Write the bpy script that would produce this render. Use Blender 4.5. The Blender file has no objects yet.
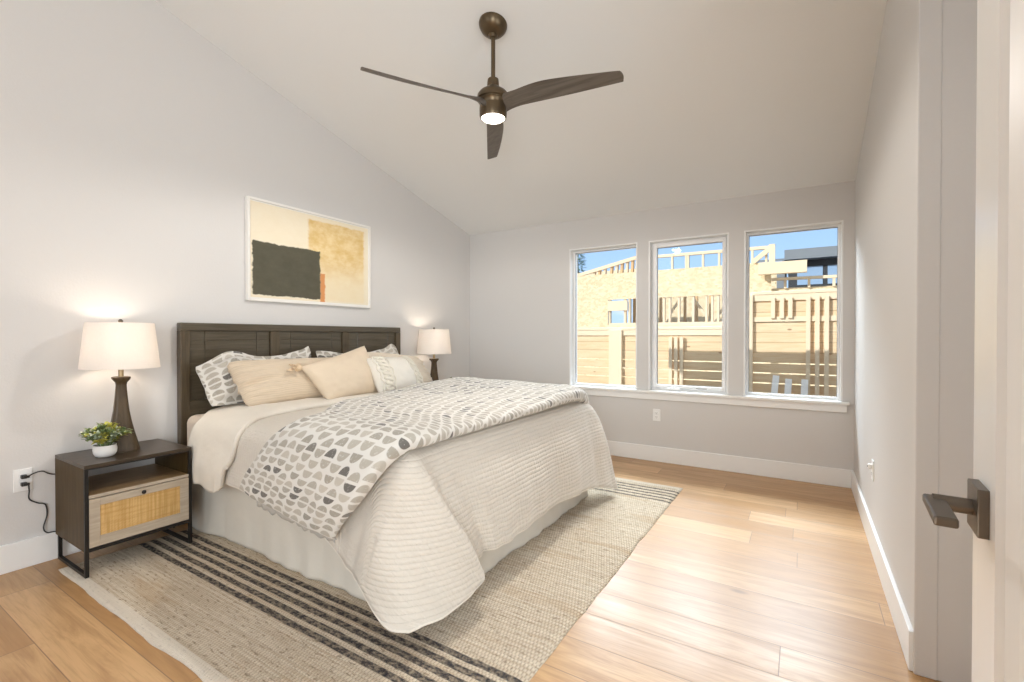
import bpy, bmesh, math, random
from mathutils import Vector, Matrix, noise
random.seed(7)
S = bpy.context.scene
COL = S.collection
R = math.radians

# ------------------------------------------------------------------ camera, sky, sun, exposure
cam_d = bpy.data.cameras.new('camera'); cam = bpy.data.objects.new('camera', cam_d); COL.objects.link(cam)
cam_d.sensor_width = 36.0; cam_d.sensor_fit = 'HORIZONTAL'; cam_d.lens = 36.0 * 469.855 / 1024.0
cam_d.clip_start = 0.02; cam_d.clip_end = 300
cam.location = (0, 0, 1.2)
cam.rotation_mode = 'XYZ'
cam.rotation_euler = (R(90 - 0.4986), 0, R(31.8018))
S.camera = cam
S.view_settings.view_transform = 'Standard'
S.view_settings.look = 'None'
S.view_settings.gamma = 1.0
S.view_settings.use_curve_mapping = False
S.view_settings.exposure = 0.58
try:
    S.cycles.use_denoising = True
    S.cycles.max_bounces = 10; S.cycles.diffuse_bounces = 6; S.cycles.transparent_max_bounces = 12
    S.cycles.caustics_reflective = False; S.cycles.caustics_refractive = False
    S.cycles.sample_clamp_indirect = 6.0
except Exception:
    pass

SKY_FRONT = 0.80      # blue half of the sky, seen through the windows
SKY_REAR = 0.5       # bright veiled half of the sky round the sun, behind the photographer
SUN = 2.9
LAMP = 2.9
sun_d = bpy.data.lights.new('sun', 'SUN'); sun_d.energy = SUN; sun_d.angle = R(0.6); sun_d.color = (1.0, 0.965, 0.91)
sun = bpy.data.objects.new('sun', sun_d); COL.objects.link(sun)
sun.rotation_mode = 'QUATERNION'
sun.rotation_quaternion = Vector((0.724, 1.0, -0.608)).to_track_quat('-Z', 'Y')

# added area lights, unseen, filling the room from behind and beside the camera
def fill_light(loc, sx, sy, energy, look):
    l = bpy.data.lights.new('fill_light', 'AREA'); l.shape = 'RECTANGLE'; l.size = sx; l.size_y = sy; l.energy = energy; l.color = (0.86, 0.94, 1.0)
    o = bpy.data.objects.new('fill_light', l); COL.objects.link(o); o.location = loc
    o.rotation_mode = 'QUATERNION'; o.rotation_quaternion = Vector(look).to_track_quat('-Z', 'Y')
fill_light((-2.5, -3.4, 2.3), 1.8, 2.2, 21, (0.34, 1, 0.14))
fill_light((0.95, -2.2, 1.45), 1.4, 2.5, 80, (-0.22, 1, 0.12))
fill_light((1.62, 1.15, 1.55), 1.2, 2.1, 27, (-1, 0.15, 0.10))
fill_light((-1.8, 8.8, 5.1), 7.0, 2.4, 1120, (0.0, -1, -0.90))      # unseen panel added above the building site, brightening the room through the windows

# ------------------------------------------------------------------ node helpers
class NT:
    def __init__(s, nt): s.nt = nt
    def n(s, typ, ins=None, **kw):
        nd = s.nt.nodes.new(typ)
        for k, v in kw.items(): setattr(nd, k, v)
        for k, v in (ins or {}).items(): s.set(nd.inputs[k], v)
        return nd
    def set(s, sock, v):
        if isinstance(v, bpy.types.NodeSocket): s.nt.links.new(v, sock)
        elif isinstance(v, (tuple, list)) and len(v) == 3 and sock.type == 'RGBA': sock.default_value = (*v, 1)
        else: sock.default_value = v
    def m(s, op, a, b=0.0, c=None):
        nd = s.n('ShaderNodeMath', operation=op)
        s.set(nd.inputs[0], a); s.set(nd.inputs[1], b)
        if c is not None: s.set(nd.inputs[2], c)
        return nd.outputs[0]
    def mix(s, f, a, b, mode='MIX'):
        nd = s.n('ShaderNodeMix', data_type='RGBA', blend_type=mode)
        s.set(nd.inputs[0], f); s.set(nd.inputs[6], a); s.set(nd.inputs[7], b)
        return nd.outputs[2]
    def ss(s, v, lo, hi, a=0.0, b=1.0):
        nd = s.n('ShaderNodeMapRange', interpolation_type='SMOOTHSTEP')
        for i, x in enumerate((v, lo, hi, a, b)): s.set(nd.inputs[i], x)
        return nd.outputs[0]
    def noise(s, vec, scale, detail=3.0, rough=0.55, dist=0.0):
        nd = s.n('ShaderNodeTexNoise', {'Scale': scale, 'Detail': detail, 'Roughness': rough, 'Distortion': dist})
        if vec is not None: s.set(nd.inputs['Vector'], vec)
        return nd.outputs['Fac']
    def map(s, vec, scale=(1, 1, 1), loc=(0, 0, 0), rot=(0, 0, 0)):
        return s.n('ShaderNodeMapping', {'Vector': vec, 'Scale': scale, 'Location': loc, 'Rotation': rot}).outputs[0]
    def xyz(s, vec): return s.n('ShaderNodeSeparateXYZ', {0: vec}).outputs
    def com(s, x, y, z): return s.n('ShaderNodeCombineXYZ', {0: x, 1: y, 2: z}).outputs[0]
    def bump(s, h, strength=0.3, dist=0.01):
        return s.n('ShaderNodeBump', {'Height': h, 'Strength': strength, 'Distance': dist}).outputs[0]


def new_mat(name):
    m = bpy.data.materials.new(name); m.use_nodes = True
    m.node_tree.nodes.clear()
    t = NT(m.node_tree)
    t.tc = t.n('ShaderNodeTexCoord').outputs
    t.obj = t.tc['Object']; t.uv = t.tc['UV']
    return m, t


def finish(t, col, rough=0.5, metal=0.0, bump=None, spec=0.5, **extra):
    b = t.n('ShaderNodeBsdfPrincipled')
    t.set(b.inputs['Base Color'], col); t.set(b.inputs['Roughness'], rough); t.set(b.inputs['Metallic'], metal)
    t.set(b.inputs['Specular IOR Level'], spec)
    if bump is not None: t.set(b.inputs['Normal'], bump)
    for k, v in extra.items(): t.set(b.inputs[k.replace('_', ' ')], v)
    o = t.n('ShaderNodeOutputMaterial', {'Surface': b.outputs[0]})
    return b


def plain(name, col, rough=0.5, metal=0.0, nscale=0, namt=0.06, bscale=0, bamt=0.1, bd=0.002, spec=0.5):
    m, t = new_mat(name)
    c = col
    if nscale:
        f = t.noise(t.obj, nscale, 4)
        c = t.mix(f, tuple(x * (1 - namt) for x in col), tuple(min(1, x * (1 + namt)) for x in col))
    b = t.bump(t.noise(t.obj, bscale, 3), bamt, bd) if bscale else None
    finish(t, c, rough, metal, b, spec)
    return m


def wood(name, c1, c2, rough=0.4, axis='y', scale=1.0, spec=0.5):
    m, t = new_mat(name)
    sc = {'x': (0.8, 14, 14), 'y': (14, 0.8, 14), 'z': (14, 14, 0.8)}[axis]
    v = t.map(t.obj, tuple(a * scale for a in sc))
    f = t.noise(v, 3.0, 5, 0.6, 0.6)
    f2 = t.noise(v, 14.0, 2)
    c = t.mix(t.ss(f, 0.3, 0.7), c1, c2)
    c = t.mix(t.m('MULTIPLY', f2, 0.25), c, tuple(x * 0.6 for x in c1))
    finish(t, c, rough, 0, t.bump(f2, 0.08, 0.001), spec)
    return m


def mat_wall(name, col):
    m, t = new_mat(name)
    n = t.noise(t.obj, 95, 3, 0.6)
    n2 = t.noise(t.obj, 1.1, 2)
    c = t.mix(n2, tuple(x * 0.985 for x in col), col)
    finish(t, c, 0.62, 0, t.bump(n, 0.22, 0.003), 0.3)
    return m


def mat_floor():
    m, t = new_mat('oak_planks')
    o = t.xyz(t.obj)
    row = t.m('FLOOR', t.m('DIVIDE', o[1], 0.19))
    rr = t.n('ShaderNodeTexWhiteNoise', {'W': row}, noise_dimensions='1D').outputs['Value']
    xs = t.m('ADD', t.m('DIVIDE', o[0], 1.75), t.m('MULTIPLY', rr, 7.3))
    cid = t.m('FLOOR', xs)
    rnd = t.n('ShaderNodeTexWhiteNoise', {'Vector': t.com(cid, row, 0.0)}, noise_dimensions='2D').outputs['Value']
    fy = t.m('FRACT', t.m('DIVIDE', o[1], 0.19)); fx = t.m('FRACT', xs)
    ey = t.m('MULTIPLY', t.m('MINIMUM', fy, t.m('SUBTRACT', 1.0, fy)), 0.19)
    ex = t.m('MULTIPLY', t.m('MINIMUM', fx, t.m('SUBTRACT', 1.0, fx)), 1.75)
    seam = t.ss(t.m('MINIMUM', ex, ey), 0.0006, 0.0024)
    gv = t.com(t.m('MULTIPLY', o[0], 1.1), t.m('MULTIPLY', o[1], 9.0), t.m('MULTIPLY', rnd, 40.0))
    g = t.noise(gv, 1.6, 6, 0.62, 1.1)
    fine = t.noise(t.com(t.m('MULTIPLY', o[0], 5.0), t.m('MULTIPLY', o[1], 120.0), rnd), 1.0, 2)
    kn = t.n('ShaderNodeTexVoronoi', {'Vector': t.com(t.m('MULTIPLY', o[0], 1.0), t.m('MULTIPLY', o[1], 2.4), rnd), 'Scale': 1.7}).outputs['Distance']
    knot = t.ss(kn, 0.02, 0.10, 1.0, 0.0)
    a = t.mix(rnd, (0.43, 0.235, 0.092), (0.68, 0.435, 0.222))
    c = t.mix(t.ss(g, 0.35, 0.72), a, t.mix(0.62, a, (0.34, 0.18, 0.075)))
    c = t.mix(t.m('MULTIPLY', t.ss(fine, 0.45, 0.75), 0.32), c, (0.30, 0.15, 0.06))
    c = t.mix(t.m('MULTIPLY', knot, 0.6), c, (0.16, 0.075, 0.03))
    c = t.mix(seam, (0.24, 0.14, 0.075), c)
    h = t.m('ADD', t.m('MULTIPLY', seam, 1.0), t.m('MULTIPLY', fine, 0.05))
    rg = t.ss(g, 0.2, 0.8, 0.28, 0.38)
    finish(t, c, rg, 0, t.bump(h, 0.25, 0.0015), 0.5)
    return m


def mat_rug():
    m, t = new_mat('woven_jute')
    o = t.xyz(t.obj)                      # object space: metres, origin at the rug's near left corner
    wob = t.m('MULTIPLY', t.m('SUBTRACT', t.noise(t.com(t.m('MULTIPLY', o[0], 1.3), 0.0, 0.0), 3.0, 2), 0.5), 0.012)
    y = t.m('ADD', o[1], wob)
    def stripes(y0, pitch, n, w):
        k = t.m('DIVIDE', t.m('SUBTRACT', y, y0), pitch)
        f = t.m('ABSOLUTE', t.m('SUBTRACT', t.m('FRACT', t.m('ADD', k, 0.5)), 0.5))
        a = t.ss(f, w / pitch / 2 - 0.05, w / pitch / 2 + 0.05, 1.0, 0.0)
        a = t.m('MULTIPLY', a, t.m('GREATER_THAN', k, -0.5))
        return t.m('MULTIPLY', a, t.m('LESS_THAN', k, n - 0.5))
    st = t.m('MAXIMUM', stripes(0.355, 0.053, 5, 0.030), stripes(2.655, 0.063, 5, 0.024))
    streak = t.noise(t.com(t.m('MULTIPLY', o[0], 1.2), t.m('MULTIPLY', o[1], 42.0), 0.0), 1.5, 4, 0.6)
    fleck = t.noise(t.com(t.m('MULTIPLY', o[0], 26.0), t.m('MULTIPLY', o[1], 90.0), 3.0), 1.0, 2)
    # basket weave cells
    ky = t.m('DIVIDE', o[1], 0.020); row = t.m('FLOOR', ky)
    kx = t.m('ADD', t.m('DIVIDE', o[0], 0.0150), t.m('MULTIPLY', t.m('MODULO', row, 2.0), 0.5))
    cell = t.m('MULTIPLY', t.m('SINE', t.m('MULTIPLY', t.m('FRACT', kx), math.pi)), t.m('POWER', t.m('SINE', t.m('MULTIPLY', t.m('FRACT', ky), math.pi)), 0.18))
    rnd = t.n('ShaderNodeTexWhiteNoise', {'Vector': t.com(t.m('FLOOR', kx), row, 0.0)}, noise_dimensions='2D').outputs['Value']
    base = t.mix(t.ss(streak, 0.38, 0.66), (0.58, 0.48, 0.36), (0.72, 0.63, 0.50))
    base = t.mix(t.m('MULTIPLY', t.ss(fleck, 0.56, 0.70), 0.7), base, (0.20, 0.14, 0.09))
    base = t.mix(t.m('MULTIPLY', rnd, 0.22), base, (0.36, 0.29, 0.21))
    dark = t.mix(t.ss(t.noise(t.com(t.m('MULTIPLY', o[0], 34.0), t.m('MULTIPLY', o[1], 60.0), 5.0), 1.0, 3, 0.7), 0.40, 0.64), (0.045, 0.043, 0.048), (0.30, 0.25, 0.19))
    blot = t.noise(t.com(t.m('MULTIPLY', o[0], 2.2), t.m('MULTIPLY', o[1], 9.0), 7.0), 1.0, 3, 0.6)
    base = t.mix(t.m('MULTIPLY', t.ss(blot, 0.52, 0.72), 0.45), base, (0.44, 0.30, 0.17))
    c = t.mix(st, base, dark)
    hem = t.m('MAXIMUM', t.m('LESS_THAN', o[1], 0.05), t.m('GREATER_THAN', o[1], 2.98))
    c = t.mix(t.m('MULTIPLY', hem, 0.65), c, (0.66, 0.60, 0.52))
    c = t.mix(t.m('MULTIPLY', t.ss(cell, 0.05, 0.5, 0.5, 0.0), t.m('SUBTRACT', 1.0, hem)), c, (0.16, 0.115, 0.08))
    finish(t, c, 0.95, 0, t.bump(cell, 0.6, 0.006), 0.1)
    return m


def half_moons(t, vec, cw=0.068, ch=0.043):
    """printed half discs: returns (mask, random tone)"""
    p = t.xyz(vec)
    k1 = t.m('DIVIDE', p[0], cw); col = t.m('FLOOR', k1)
    off = t.n('ShaderNodeTexWhiteNoise', {'W': col}, noise_dimensions='1D').outputs['Value']
    k2 = t.m('ADD', t.m('DIVIDE', p[1], ch), off); row = t.m('FLOOR', k2)
    rn = t.n('ShaderNodeTexWhiteNoise', {'Vector': t.com(col, row, 0.0)}, noise_dimensions='2D')
    r1 = rn.outputs['Value']; rc = t.n('ShaderNodeSeparateColor', {0: rn.outputs['Color']}).outputs
    lx = t.m('MULTIPLY', t.m('SUBTRACT', t.m('FRACT', k1), 0.5), cw)
    f = t.m('FRACT', k2)
    flip = t.m('GREATER_THAN', rc[1], 0.35)
    f = t.m('ADD', t.m('MULTIPLY', flip, t.m('SUBTRACT', 1.0, t.m('MULTIPLY', f, 2.0))), f)
    ly = t.m('SUBTRACT', t.m('MULTIPLY', f, ch), 0.005)
    rad = cw * 0.44
    d = t.m('SQRT', t.m('ADD', t.m('MULTIPLY', lx, lx), t.m('MULTIPLY', t.m('MULTIPLY', ly, ly), 0.85)))
    mask = t.m('MULTIPLY', t.ss(d, rad - 0.002, rad + 0.001, 1.0, 0.0), t.ss(ly, -0.0005, 0.0015))
    spk = t.ss(t.noise(vec, 85, 3, 0.7), 0.56, 0.70, 1.0, 0.30)
    return t.m('MULTIPLY', mask, spk), r1


def mat_print(name, bump_scale=9.0):
    m, t = new_mat(name)
    mask, r = half_moons(t, t.uv)
    tone = t.mix(t.ss(r, 0.86, 0.90), t.mix(r, (0.50, 0.46, 0.395), (0.31, 0.285, 0.24)), (0.15, 0.14, 0.127))
    c = t.mix(mask, (0.66, 0.635, 0.59), tone)
    finish(t, c, 0.9, 0, t.bump(t.noise(t.obj, bump_scale, 4, 0.55), 0.45, 0.02), 0.15, Sheen_Weight=0.2)
    return m


def mat_quilt(name, col, pitch=0.022, depth=0.006, wscale=6.0, along=0):
    m, t = new_mat(name)
    p = t.xyz(t.uv)
    u = t.m('ADD', p[along], t.m('MULTIPLY', t.m('SUBTRACT', t.noise(t.uv, 5.0, 2), 0.5), 0.012))
    w = t.m('ABSOLUTE', t.m('SINE', t.m('MULTIPLY', u, math.pi / pitch)))
    w = t.m('POWER', w, 0.55)
    pk = t.noise(t.map(t.uv, (40, 75, 1) if along == 0 else (75, 40, 1)), 1.0, 3)
    pk2 = t.noise(t.map(t.uv, (9, 75, 1) if along == 0 else (75, 9, 1)), 1.0, 3)
    h = t.m('ADD', t.m('ADD', t.m('MULTIPLY', w, 0.8), t.m('MULTIPLY', pk, 0.9)), t.m('MULTIPLY', pk2, 1.4))
    c = t.mix(t.ss(w, 0.1, 0.6), tuple(x * 0.94 for x in col), col)
    finish(t, c, 0.88, 0, t.bump(h, 0.7, depth), 0.15, Sheen_Weight=0.15)
    return m


def mat_fabric(name, col, wr=0.25, scale=8.0, rough=0.9, weave=True, namt=0.05):
    m, t = new_mat(name)
    n = t.noise(t.obj, scale, 4, 0.55)
    h = n
    if weave: h = t.m('ADD', n, t.m('MULTIPLY', t.noise(t.obj, 240, 2), 0.06))
    c = t.mix(n, tuple(x * (1 - namt) for x in col), tuple(min(1, x * (1 + namt)) for x in col))
    finish(t, c, rough, 0, t.bump(h, wr, 0.02), 0.15, Sheen_Weight=0.15)
    return m


def mat_ribbed(name, col, pitch=0.012):
    m, t = new_mat(name)
    p = t.xyz(t.uv)
    w = t.m('SINE', t.m('MULTIPLY', t.m('ADD', p[1], t.m('MULTIPLY', t.noise(t.uv, 4, 2), 0.03)), 2 * math.pi / pitch))
    n = t.noise(t.obj, 7, 3)
    c = t.mix(t.ss(w, -0.9, 0.5), tuple(x * 0.93 for x in col), col)
    finish(t, c, 0.92, 0, t.bump(t.m('ADD', t.m('MULTIPLY', w, 0.5), t.m('MULTIPLY', n, 2)), 0.28, 0.005), 0.12, Sheen_Weight=0.2)
    return m


def mat_cane():
    m, t = new_mat('woven_cane')
    o = t.xyz(t.obj)
    a = t.m('SINE', t.m('MULTIPLY', o[1], 2 * math.pi / 0.0085))
    b = t.m('SINE', t.m('MULTIPLY', o[2], 2 * math.pi / 0.0085))
    w = t.m('MULTIPLY', a, b)
    st = t.noise(t.map(t.obj, (1, 60, 2)), 1.6, 3)
    st2 = t.noise(t.map(t.obj, (1, 2, 60)), 1.6, 3)
    c = t.mix(t.ss(st, 0.35, 0.7), (0.56, 0.34, 0.115), (0.72, 0.47, 0.20))
    c = t.mix(t.m('MULTIPLY', t.ss(st2, 0.4, 0.75), 0.5), c, (0.48, 0.25, 0.06))
    c = t.mix(t.ss(w, 0.2, 0.9, 0.0, 0.4), c, (0.25, 0.12, 0.03))
    finish(t, c, 0.6, 0, t.bump(w, 0.5, 0.002), 0.3)
    return m


def mat_osb(name, c1=(0.70, 0.56, 0.36), c2=(0.84, 0.74, 0.55)):
    m, t = new_mat(name)
    v = t.n('ShaderNodeTexVoronoi', {'Vector': t.map(t.obj, (9, 9, 14)), 'Scale': 1.6}).outputs['Color']
    f = t.n('ShaderNodeSeparateColor', {0: v}).outputs[0]
    c = t.mix(f, c1, c2)
    c = t.mix(t.ss(t.noise(t.obj, 22, 3), 0.62, 0.72), c, (0.5, 0.33, 0.13))
    finish(t, c, 0.85, 0, None, 0.2)
    return m


def mat_glass():
    m, t = new_mat('window_glass')
    tr = t.n('ShaderNodeBsdfTransparent', {0: (0.97, 0.985, 0.98)}).outputs[0]
    gl = t.n('ShaderNodeBsdfGlossy', {0: (1, 1, 1), 'Roughness': 0.02}).outputs[0]
    fr = t.n('ShaderNodeFresnel', {'IOR': 1.18}).outputs[0]
    mx = t.n('ShaderNodeMixShader', {0: fr, 1: tr, 2: gl}).outputs[0]
    t.n('ShaderNodeOutputMaterial', {'Surface': mx})
    return m


def mat_shade():
    m, t = new_mat('linen_shade')
    n = t.noise(t.map(t.obj, (160, 160, 60)), 1.0, 2)
    col = t.mix(n, (0.86, 0.82, 0.78), (0.91, 0.88, 0.85))
    d = t.n('ShaderNodeBsdfDiffuse', {0: col}).outputs[0]
    tl = t.n('ShaderNodeBsdfTranslucent', {0: col}).outputs[0]
    mx = t.n('ShaderNodeMixShader', {0: 0.38, 1: d, 2: tl}).outputs[0]
    t.n('ShaderNodeOutputMaterial', {'Surface': mx})
    return m


def mat_emit(name, col, st):
    m, t = new_mat(name)
    e = t.n('ShaderNodeEmission', {0: col, 'Strength': st}).outputs[0]
    t.n('ShaderNodeOutputMaterial', {'Surface': e})
    return m


def mat_art():
    m, t = new_mat('abstract_painting')
    p = t.xyz(t.uv)
    e1 = t.m('MULTIPLY', t.m('SUBTRACT', t.noise(t.uv, 14, 5, 0.7), 0.5), 0.05)
    e2 = t.m('MULTIPLY', t.m('SUBTRACT', t.noise(t.map(t.uv, loc=(5, 3, 0)), 14, 5, 0.7), 0.5), 0.06)
    u = t.m('ADD', p[0], e1); v = t.m('ADD', p[1], e2)
    mott = t.noise(t.uv, 9, 6, 0.7)
    def rect(u0, u1, v0, v1, s=0.006):
        a = t.m('MULTIPLY', t.ss(u, u0 - s, u0 + s), t.ss(u, u1 - s, u1 + s, 1.0, 0.0))
        b = t.m('MULTIPLY', t.ss(v, v0 - s, v0 + s), t.ss(v, v1 - s, v1 + s, 1.0, 0.0))
        return t.m('MULTIPLY', a, b)
    base = t.mix(mott, (0.80, 0.70, 0.52), (0.86, 0.79, 0.64))
    och = t.mix(t.ss(mott, 0.3, 0.7), (0.70, 0.48, 0.19), (0.82, 0.66, 0.38))
    pale = t.mix(mott, (0.80, 0.66, 0.42), (0.86, 0.77, 0.58))
    och = t.mix(t.ss(v, 0.15, 0.6), pale, och)
    c = t.mix(rect(0.435, 0.955, 0.02, 0.95, 0.012), base, och)
    c = t.mix(rect(0.533, 0.577, -0.1, 0.335), c, (0.66, 0.30, 0.12))
    dk = t.mix(mott, (0.075, 0.070, 0.048), (0.13, 0.122, 0.088))
    c = t.mix(rect(0.012, 0.534, 0.03, 0.592), c, dk)
    finish(t, c, 0.8, 0, t.bump(mott, 0.2, 0.003), 0.2)
    return m


def mat_leaf(name, c1, c2):
    m, t = new_mat(name)
    n = t.noise(t.obj, 30, 2)
    c = t.mix(t.ss(n, 0.35, 0.65), c1, c2)
    finish(t, c, 0.5, 0, None, 0.4, Transmission_Weight=0.0)
    return m


def mat_boards(name, c1, c2, pitch, gap=0.004):
    """horizontal boards of a timber fence"""
    m, t = new_mat(name)
    o = t.xyz(t.obj)
    k = t.m('DIVIDE', t.m('ADD', o[2], 0.45), pitch); row = t.m('FLOOR', k)
    rnd = t.n('ShaderNodeTexWhiteNoise', {'W': row}, noise_dimensions='1D').outputs['Value']
    g = t.noise(t.com(t.m('MULTIPLY', o[0], 1.4), t.m('MULTIPLY', rnd, 30.0), t.m('MULTIPLY', o[2], 16.0)), 1.6, 5, 0.6, 1.2)
    c = t.mix(t.ss(g, 0.3, 0.75), c1, c2)
    c = t.mix(t.m('MULTIPLY', rnd, 0.55), c, c2)
    fr_ = t.m('FRACT', t.m('DIVIDE', t.m('ADD', o[2], 0.45), pitch)); ed = t.m('MINIMUM', fr_, t.m('SUBTRACT', 1.0, fr_))
    c = t.mix(t.ss(ed, 0.02, 0.06, 0.55, 0.0), c, (0.30, 0.17, 0.08))
    kn = t.n('ShaderNodeTexVoronoi', {'Vector': t.com(t.m('MULTIPLY', o[0], 2.2), rnd, t.m('MULTIPLY', o[2], 5.0)), 'Scale': 1.0}).outputs['Distance']
    c = t.mix(t.ss(kn, 0.03, 0.09, 0.75, 0.0), c, (0.22, 0.10, 0.04))
    finish(t, c, 0.75, 0, None, 0.25)
    return m


# ------------------------------------------------------------------ world
def make_world():
    w = bpy.data.worlds.new('sky'); S.world = w; w.use_nodes = True; w.node_tree.nodes.clear()
    t = NT(w.node_tree)
    d = t.n('ShaderNodeTexCoord').outputs['Generated']
    x, y, z = t.xyz(d)[:3]
    zz = t.m('MAXIMUM', z, 0.0)
    blue = t.mix(t.ss(zz, 0.0, 0.55), (0.50, 0.72, 1.0), (0.14, 0.34, 0.86))
    cl = t.noise(t.map(d, (1.0, 1.0, 3.2)), 2.6, 6, 0.6, 0.4)
    blue = t.mix(t.ss(cl, 0.56, 0.80, 0.0, 0.75), blue, (0.98, 0.98, 1.0))
    front = t.mix(1.0, blue, (SKY_FRONT,) * 3, 'MULTIPLY')
    rear = t.mix(1.0, (0.90, 0.95, 1.0), (SKY_REAR,) * 3, 'MULTIPLY')
    f = t.ss(t.m('ADD', t.m('MULTIPLY', x, 0.0), t.m('MULTIPLY', y, -1.0)), -0.25, 0.35)
    c = t.mix(f, front, rear)
    bg = t.n('ShaderNodeBackground', {0: c, 1: 1.0})
    t.n('ShaderNodeOutputWorld', {0: bg.outputs[0]})
make_world()


# ------------------------------------------------------------------ mesh helpers
class MB:
    def __init__(s): s.bm = bmesh.new(); s.uvl = s.bm.loops.layers.uv.new('UVMap')
    def box(s, x0, x1, y0, y1, z0, z1, bev=0.0, seg=2):
        r = bmesh.ops.create_cube(s.bm, size=1.0)
        vs = r['verts']
        for v in vs:
            v.co = Vector(((x0 + x1) / 2 + v.co.x * (x1 - x0), (y0 + y1) / 2 + v.co.y * (y1 - y0), (z0 + z1) / 2 + v.co.z * (z1 - z0)))
        if bev > 0:
            es = list({e for v in vs for e in v.link_edges})
            bmesh.ops.bevel(s.bm, geom=es, offset=bev, segments=seg, affect='EDGES', profile=0.5)
        return s
    def obox(s, c, ax, ay, az, hx, hy, hz, bev=0.0):
        """box with its own axes; half sizes"""
        r = bmesh.ops.create_cube(s.bm, size=2.0); vs = r['verts']
        ax, ay, az = Vector(ax).normalized(), Vector(ay).normalized(), Vector(az).normalized()
        for v in vs: v.co = Vector(c) + ax * v.co.x * hx + ay * v.co.y * hy + az * v.co.z * hz
        if bev > 0:
            bmesh.ops.bevel(s.bm, geom=list({e for v in vs for e in v.link_edges}), offset=bev, segments=2, affect='EDGES', profile=0.5)
        return s
    def lathe(s, prof, c=(0, 0, 0), n=32, mat=None, sq=1.0):
        """profile [(r, z)] turned round z at c; mat: 3x3 rotation"""
        rings = []
        for r, z in prof:
            ring = []
            for i in range(n):
                a = 2 * math.pi * i / n
                p = Vector((r * math.cos(a), r * math.sin(a), z))
                if mat is not None: p = mat @ p
                ring.append(s.bm.verts.new(p + Vector(c)))
            rings.append(ring)
        for a, b in zip(rings, rings[1:]):
            for i in range(n):
                s.bm.faces.new((a[i], a[(i + 1) % n], b[(i + 1) % n], b[i]))
        if prof[0][0] > 1e-6: s.bm.faces.new(list(reversed(rings[0])))
        if prof[-1][0] > 1e-6: s.bm.faces.new(rings[-1])
        return s
    def tube(s, pts, r, n=8, caps=True):
        pts = [Vector(p) for p in pts]
        rs = r if isinstance(r, (list, tuple)) else [r] * len(pts)
        rings = []; up = Vector((0.13, 0.27, 1)).normalized()
        for i, p in enumerate(pts):
            d = (pts[min(i + 1, len(pts) - 1)] - pts[max(i - 1, 0)]).normalized()
            a = d.cross(up)
            if a.length < 1e-3: a = d.cross(Vector((1, 0, 0)))
            a.normalize(); b = d.cross(a).normalized()
            rings.append([s.bm.verts.new(p + (a * math.cos(2 * math.pi * k / n) + b * math.sin(2 * math.pi * k / n)) * rs[i]) for k in range(n)])
        for a, b in zip(rings, rings[1:]):
            for i in range(n): s.bm.faces.new((a[i], a[(i + 1) % n], b[(i + 1) % n], b[i]))
        if caps: s.bm.faces.new(list(reversed(rings[0]))); s.bm.faces.new(rings[-1])
        return s
    def grid(s, P, UV=None, closed_u=False, flip=False):
        """P[i][j] points -> quads; UV[i][j]"""
        V = [[s.bm.verts.new(p) for p in row] for row in P]
        ni = len(P); nj = len(P[0])
        for i in range(ni - 1):
            for j in range(nj - 1 + (1 if closed_u else 0)):
                j2 = (j + 1) % nj
                q = [(i, j), (i, j2), (i + 1, j2), (i + 1, j)]
                if flip: q.reverse()
                f = s.bm.faces.new([V[a][b] for a, b in q])
                if UV is not None:
                    for lp, (a, b) in zip(f.loops, q):
                        uv = UV[a][b if not (closed_u and b == 0 and j2 == 0 and j != 0) else nj]
                        lp[s.uvl].uv = uv
        return V
    def prism(s, pts, d):
        """polygon (list of points) extruded by vector d"""
        a = [s.bm.verts.new(p) for p in pts]; b = [s.bm.verts.new(Vector(p) + Vector(d)) for p in pts]
        s.bm.faces.new(list(reversed(a))); s.bm.faces.new(b)
        n = len(a)
        for i in range(n): s.bm.faces.new((a[i], a[(i + 1) % n], b[(i + 1) % n], b[i]))
        return s
    def build(s, name, mat, parent=None, smooth=False, origin=None, angle=None):
        bmesh.ops.recalc_face_normals(s.bm, faces=s.bm.faces)
        o_ = Vector(origin) if origin is not None else Vector((0, 0, 0))
        base = Vector((0, 0, 0))
        if parent is not None:
            base = WORLD[parent.name]
        if origin is None: o_ = base.copy()
        for v in s.bm.verts: v.co -= o_
        me = bpy.data.meshes.new(name); s.bm.to_mesh(me); s.bm.free()
        if smooth:
            for p in me.polygons: p.use_smooth = True
        me.materials.append(mat)
        o = bpy.data.objects.new(name, me); COL.objects.link(o)
        o.location = o_ - base
        WORLD[o.name] = o_
        if parent is not None: o.parent = parent
        if smooth and angle:
            try:
                me.set_sharp_from_angle(angle=R(angle))
            except Exception:
                pass
        return o


WORLD = {}
def thing(name, label, cat, loc, group=None):
    o = bpy.data.objects.new(name, None); COL.objects.link(o); o.location = loc; o.empty_display_size = 0.1
    WORLD[o.name] = Vector(loc)
    return tag(o, label, cat, group)
def tag(o, label, cat, group=None, kind=None):
    o['label'] = label; o['category'] = cat
    if group: o['group'] = group
    if kind: o['kind'] = kind
    return o
def struct(o, label=None, cat=None):
    o['kind'] = 'structure'
    if label: o['label'] = label
    if cat: o['category'] = cat
    return o
def copy_thing(root, loc, label, kids=True):
    r = root.copy(); COL.objects.link(r); r.location = loc; r['label'] = label; WORLD[r.name] = Vector(loc)
    for ch in list(root.children):
        c = ch.copy(); COL.objects.link(c); c.parent = r
        for g in ch.children:
            d = g.copy(); COL.objects.link(d); d.parent = c
    return r
def solidify(o, th, off=-1):
    m = o.modifiers.new('thickness', 'SOLIDIFY'); m.thickness = th; m.offset = off; return o
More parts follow.
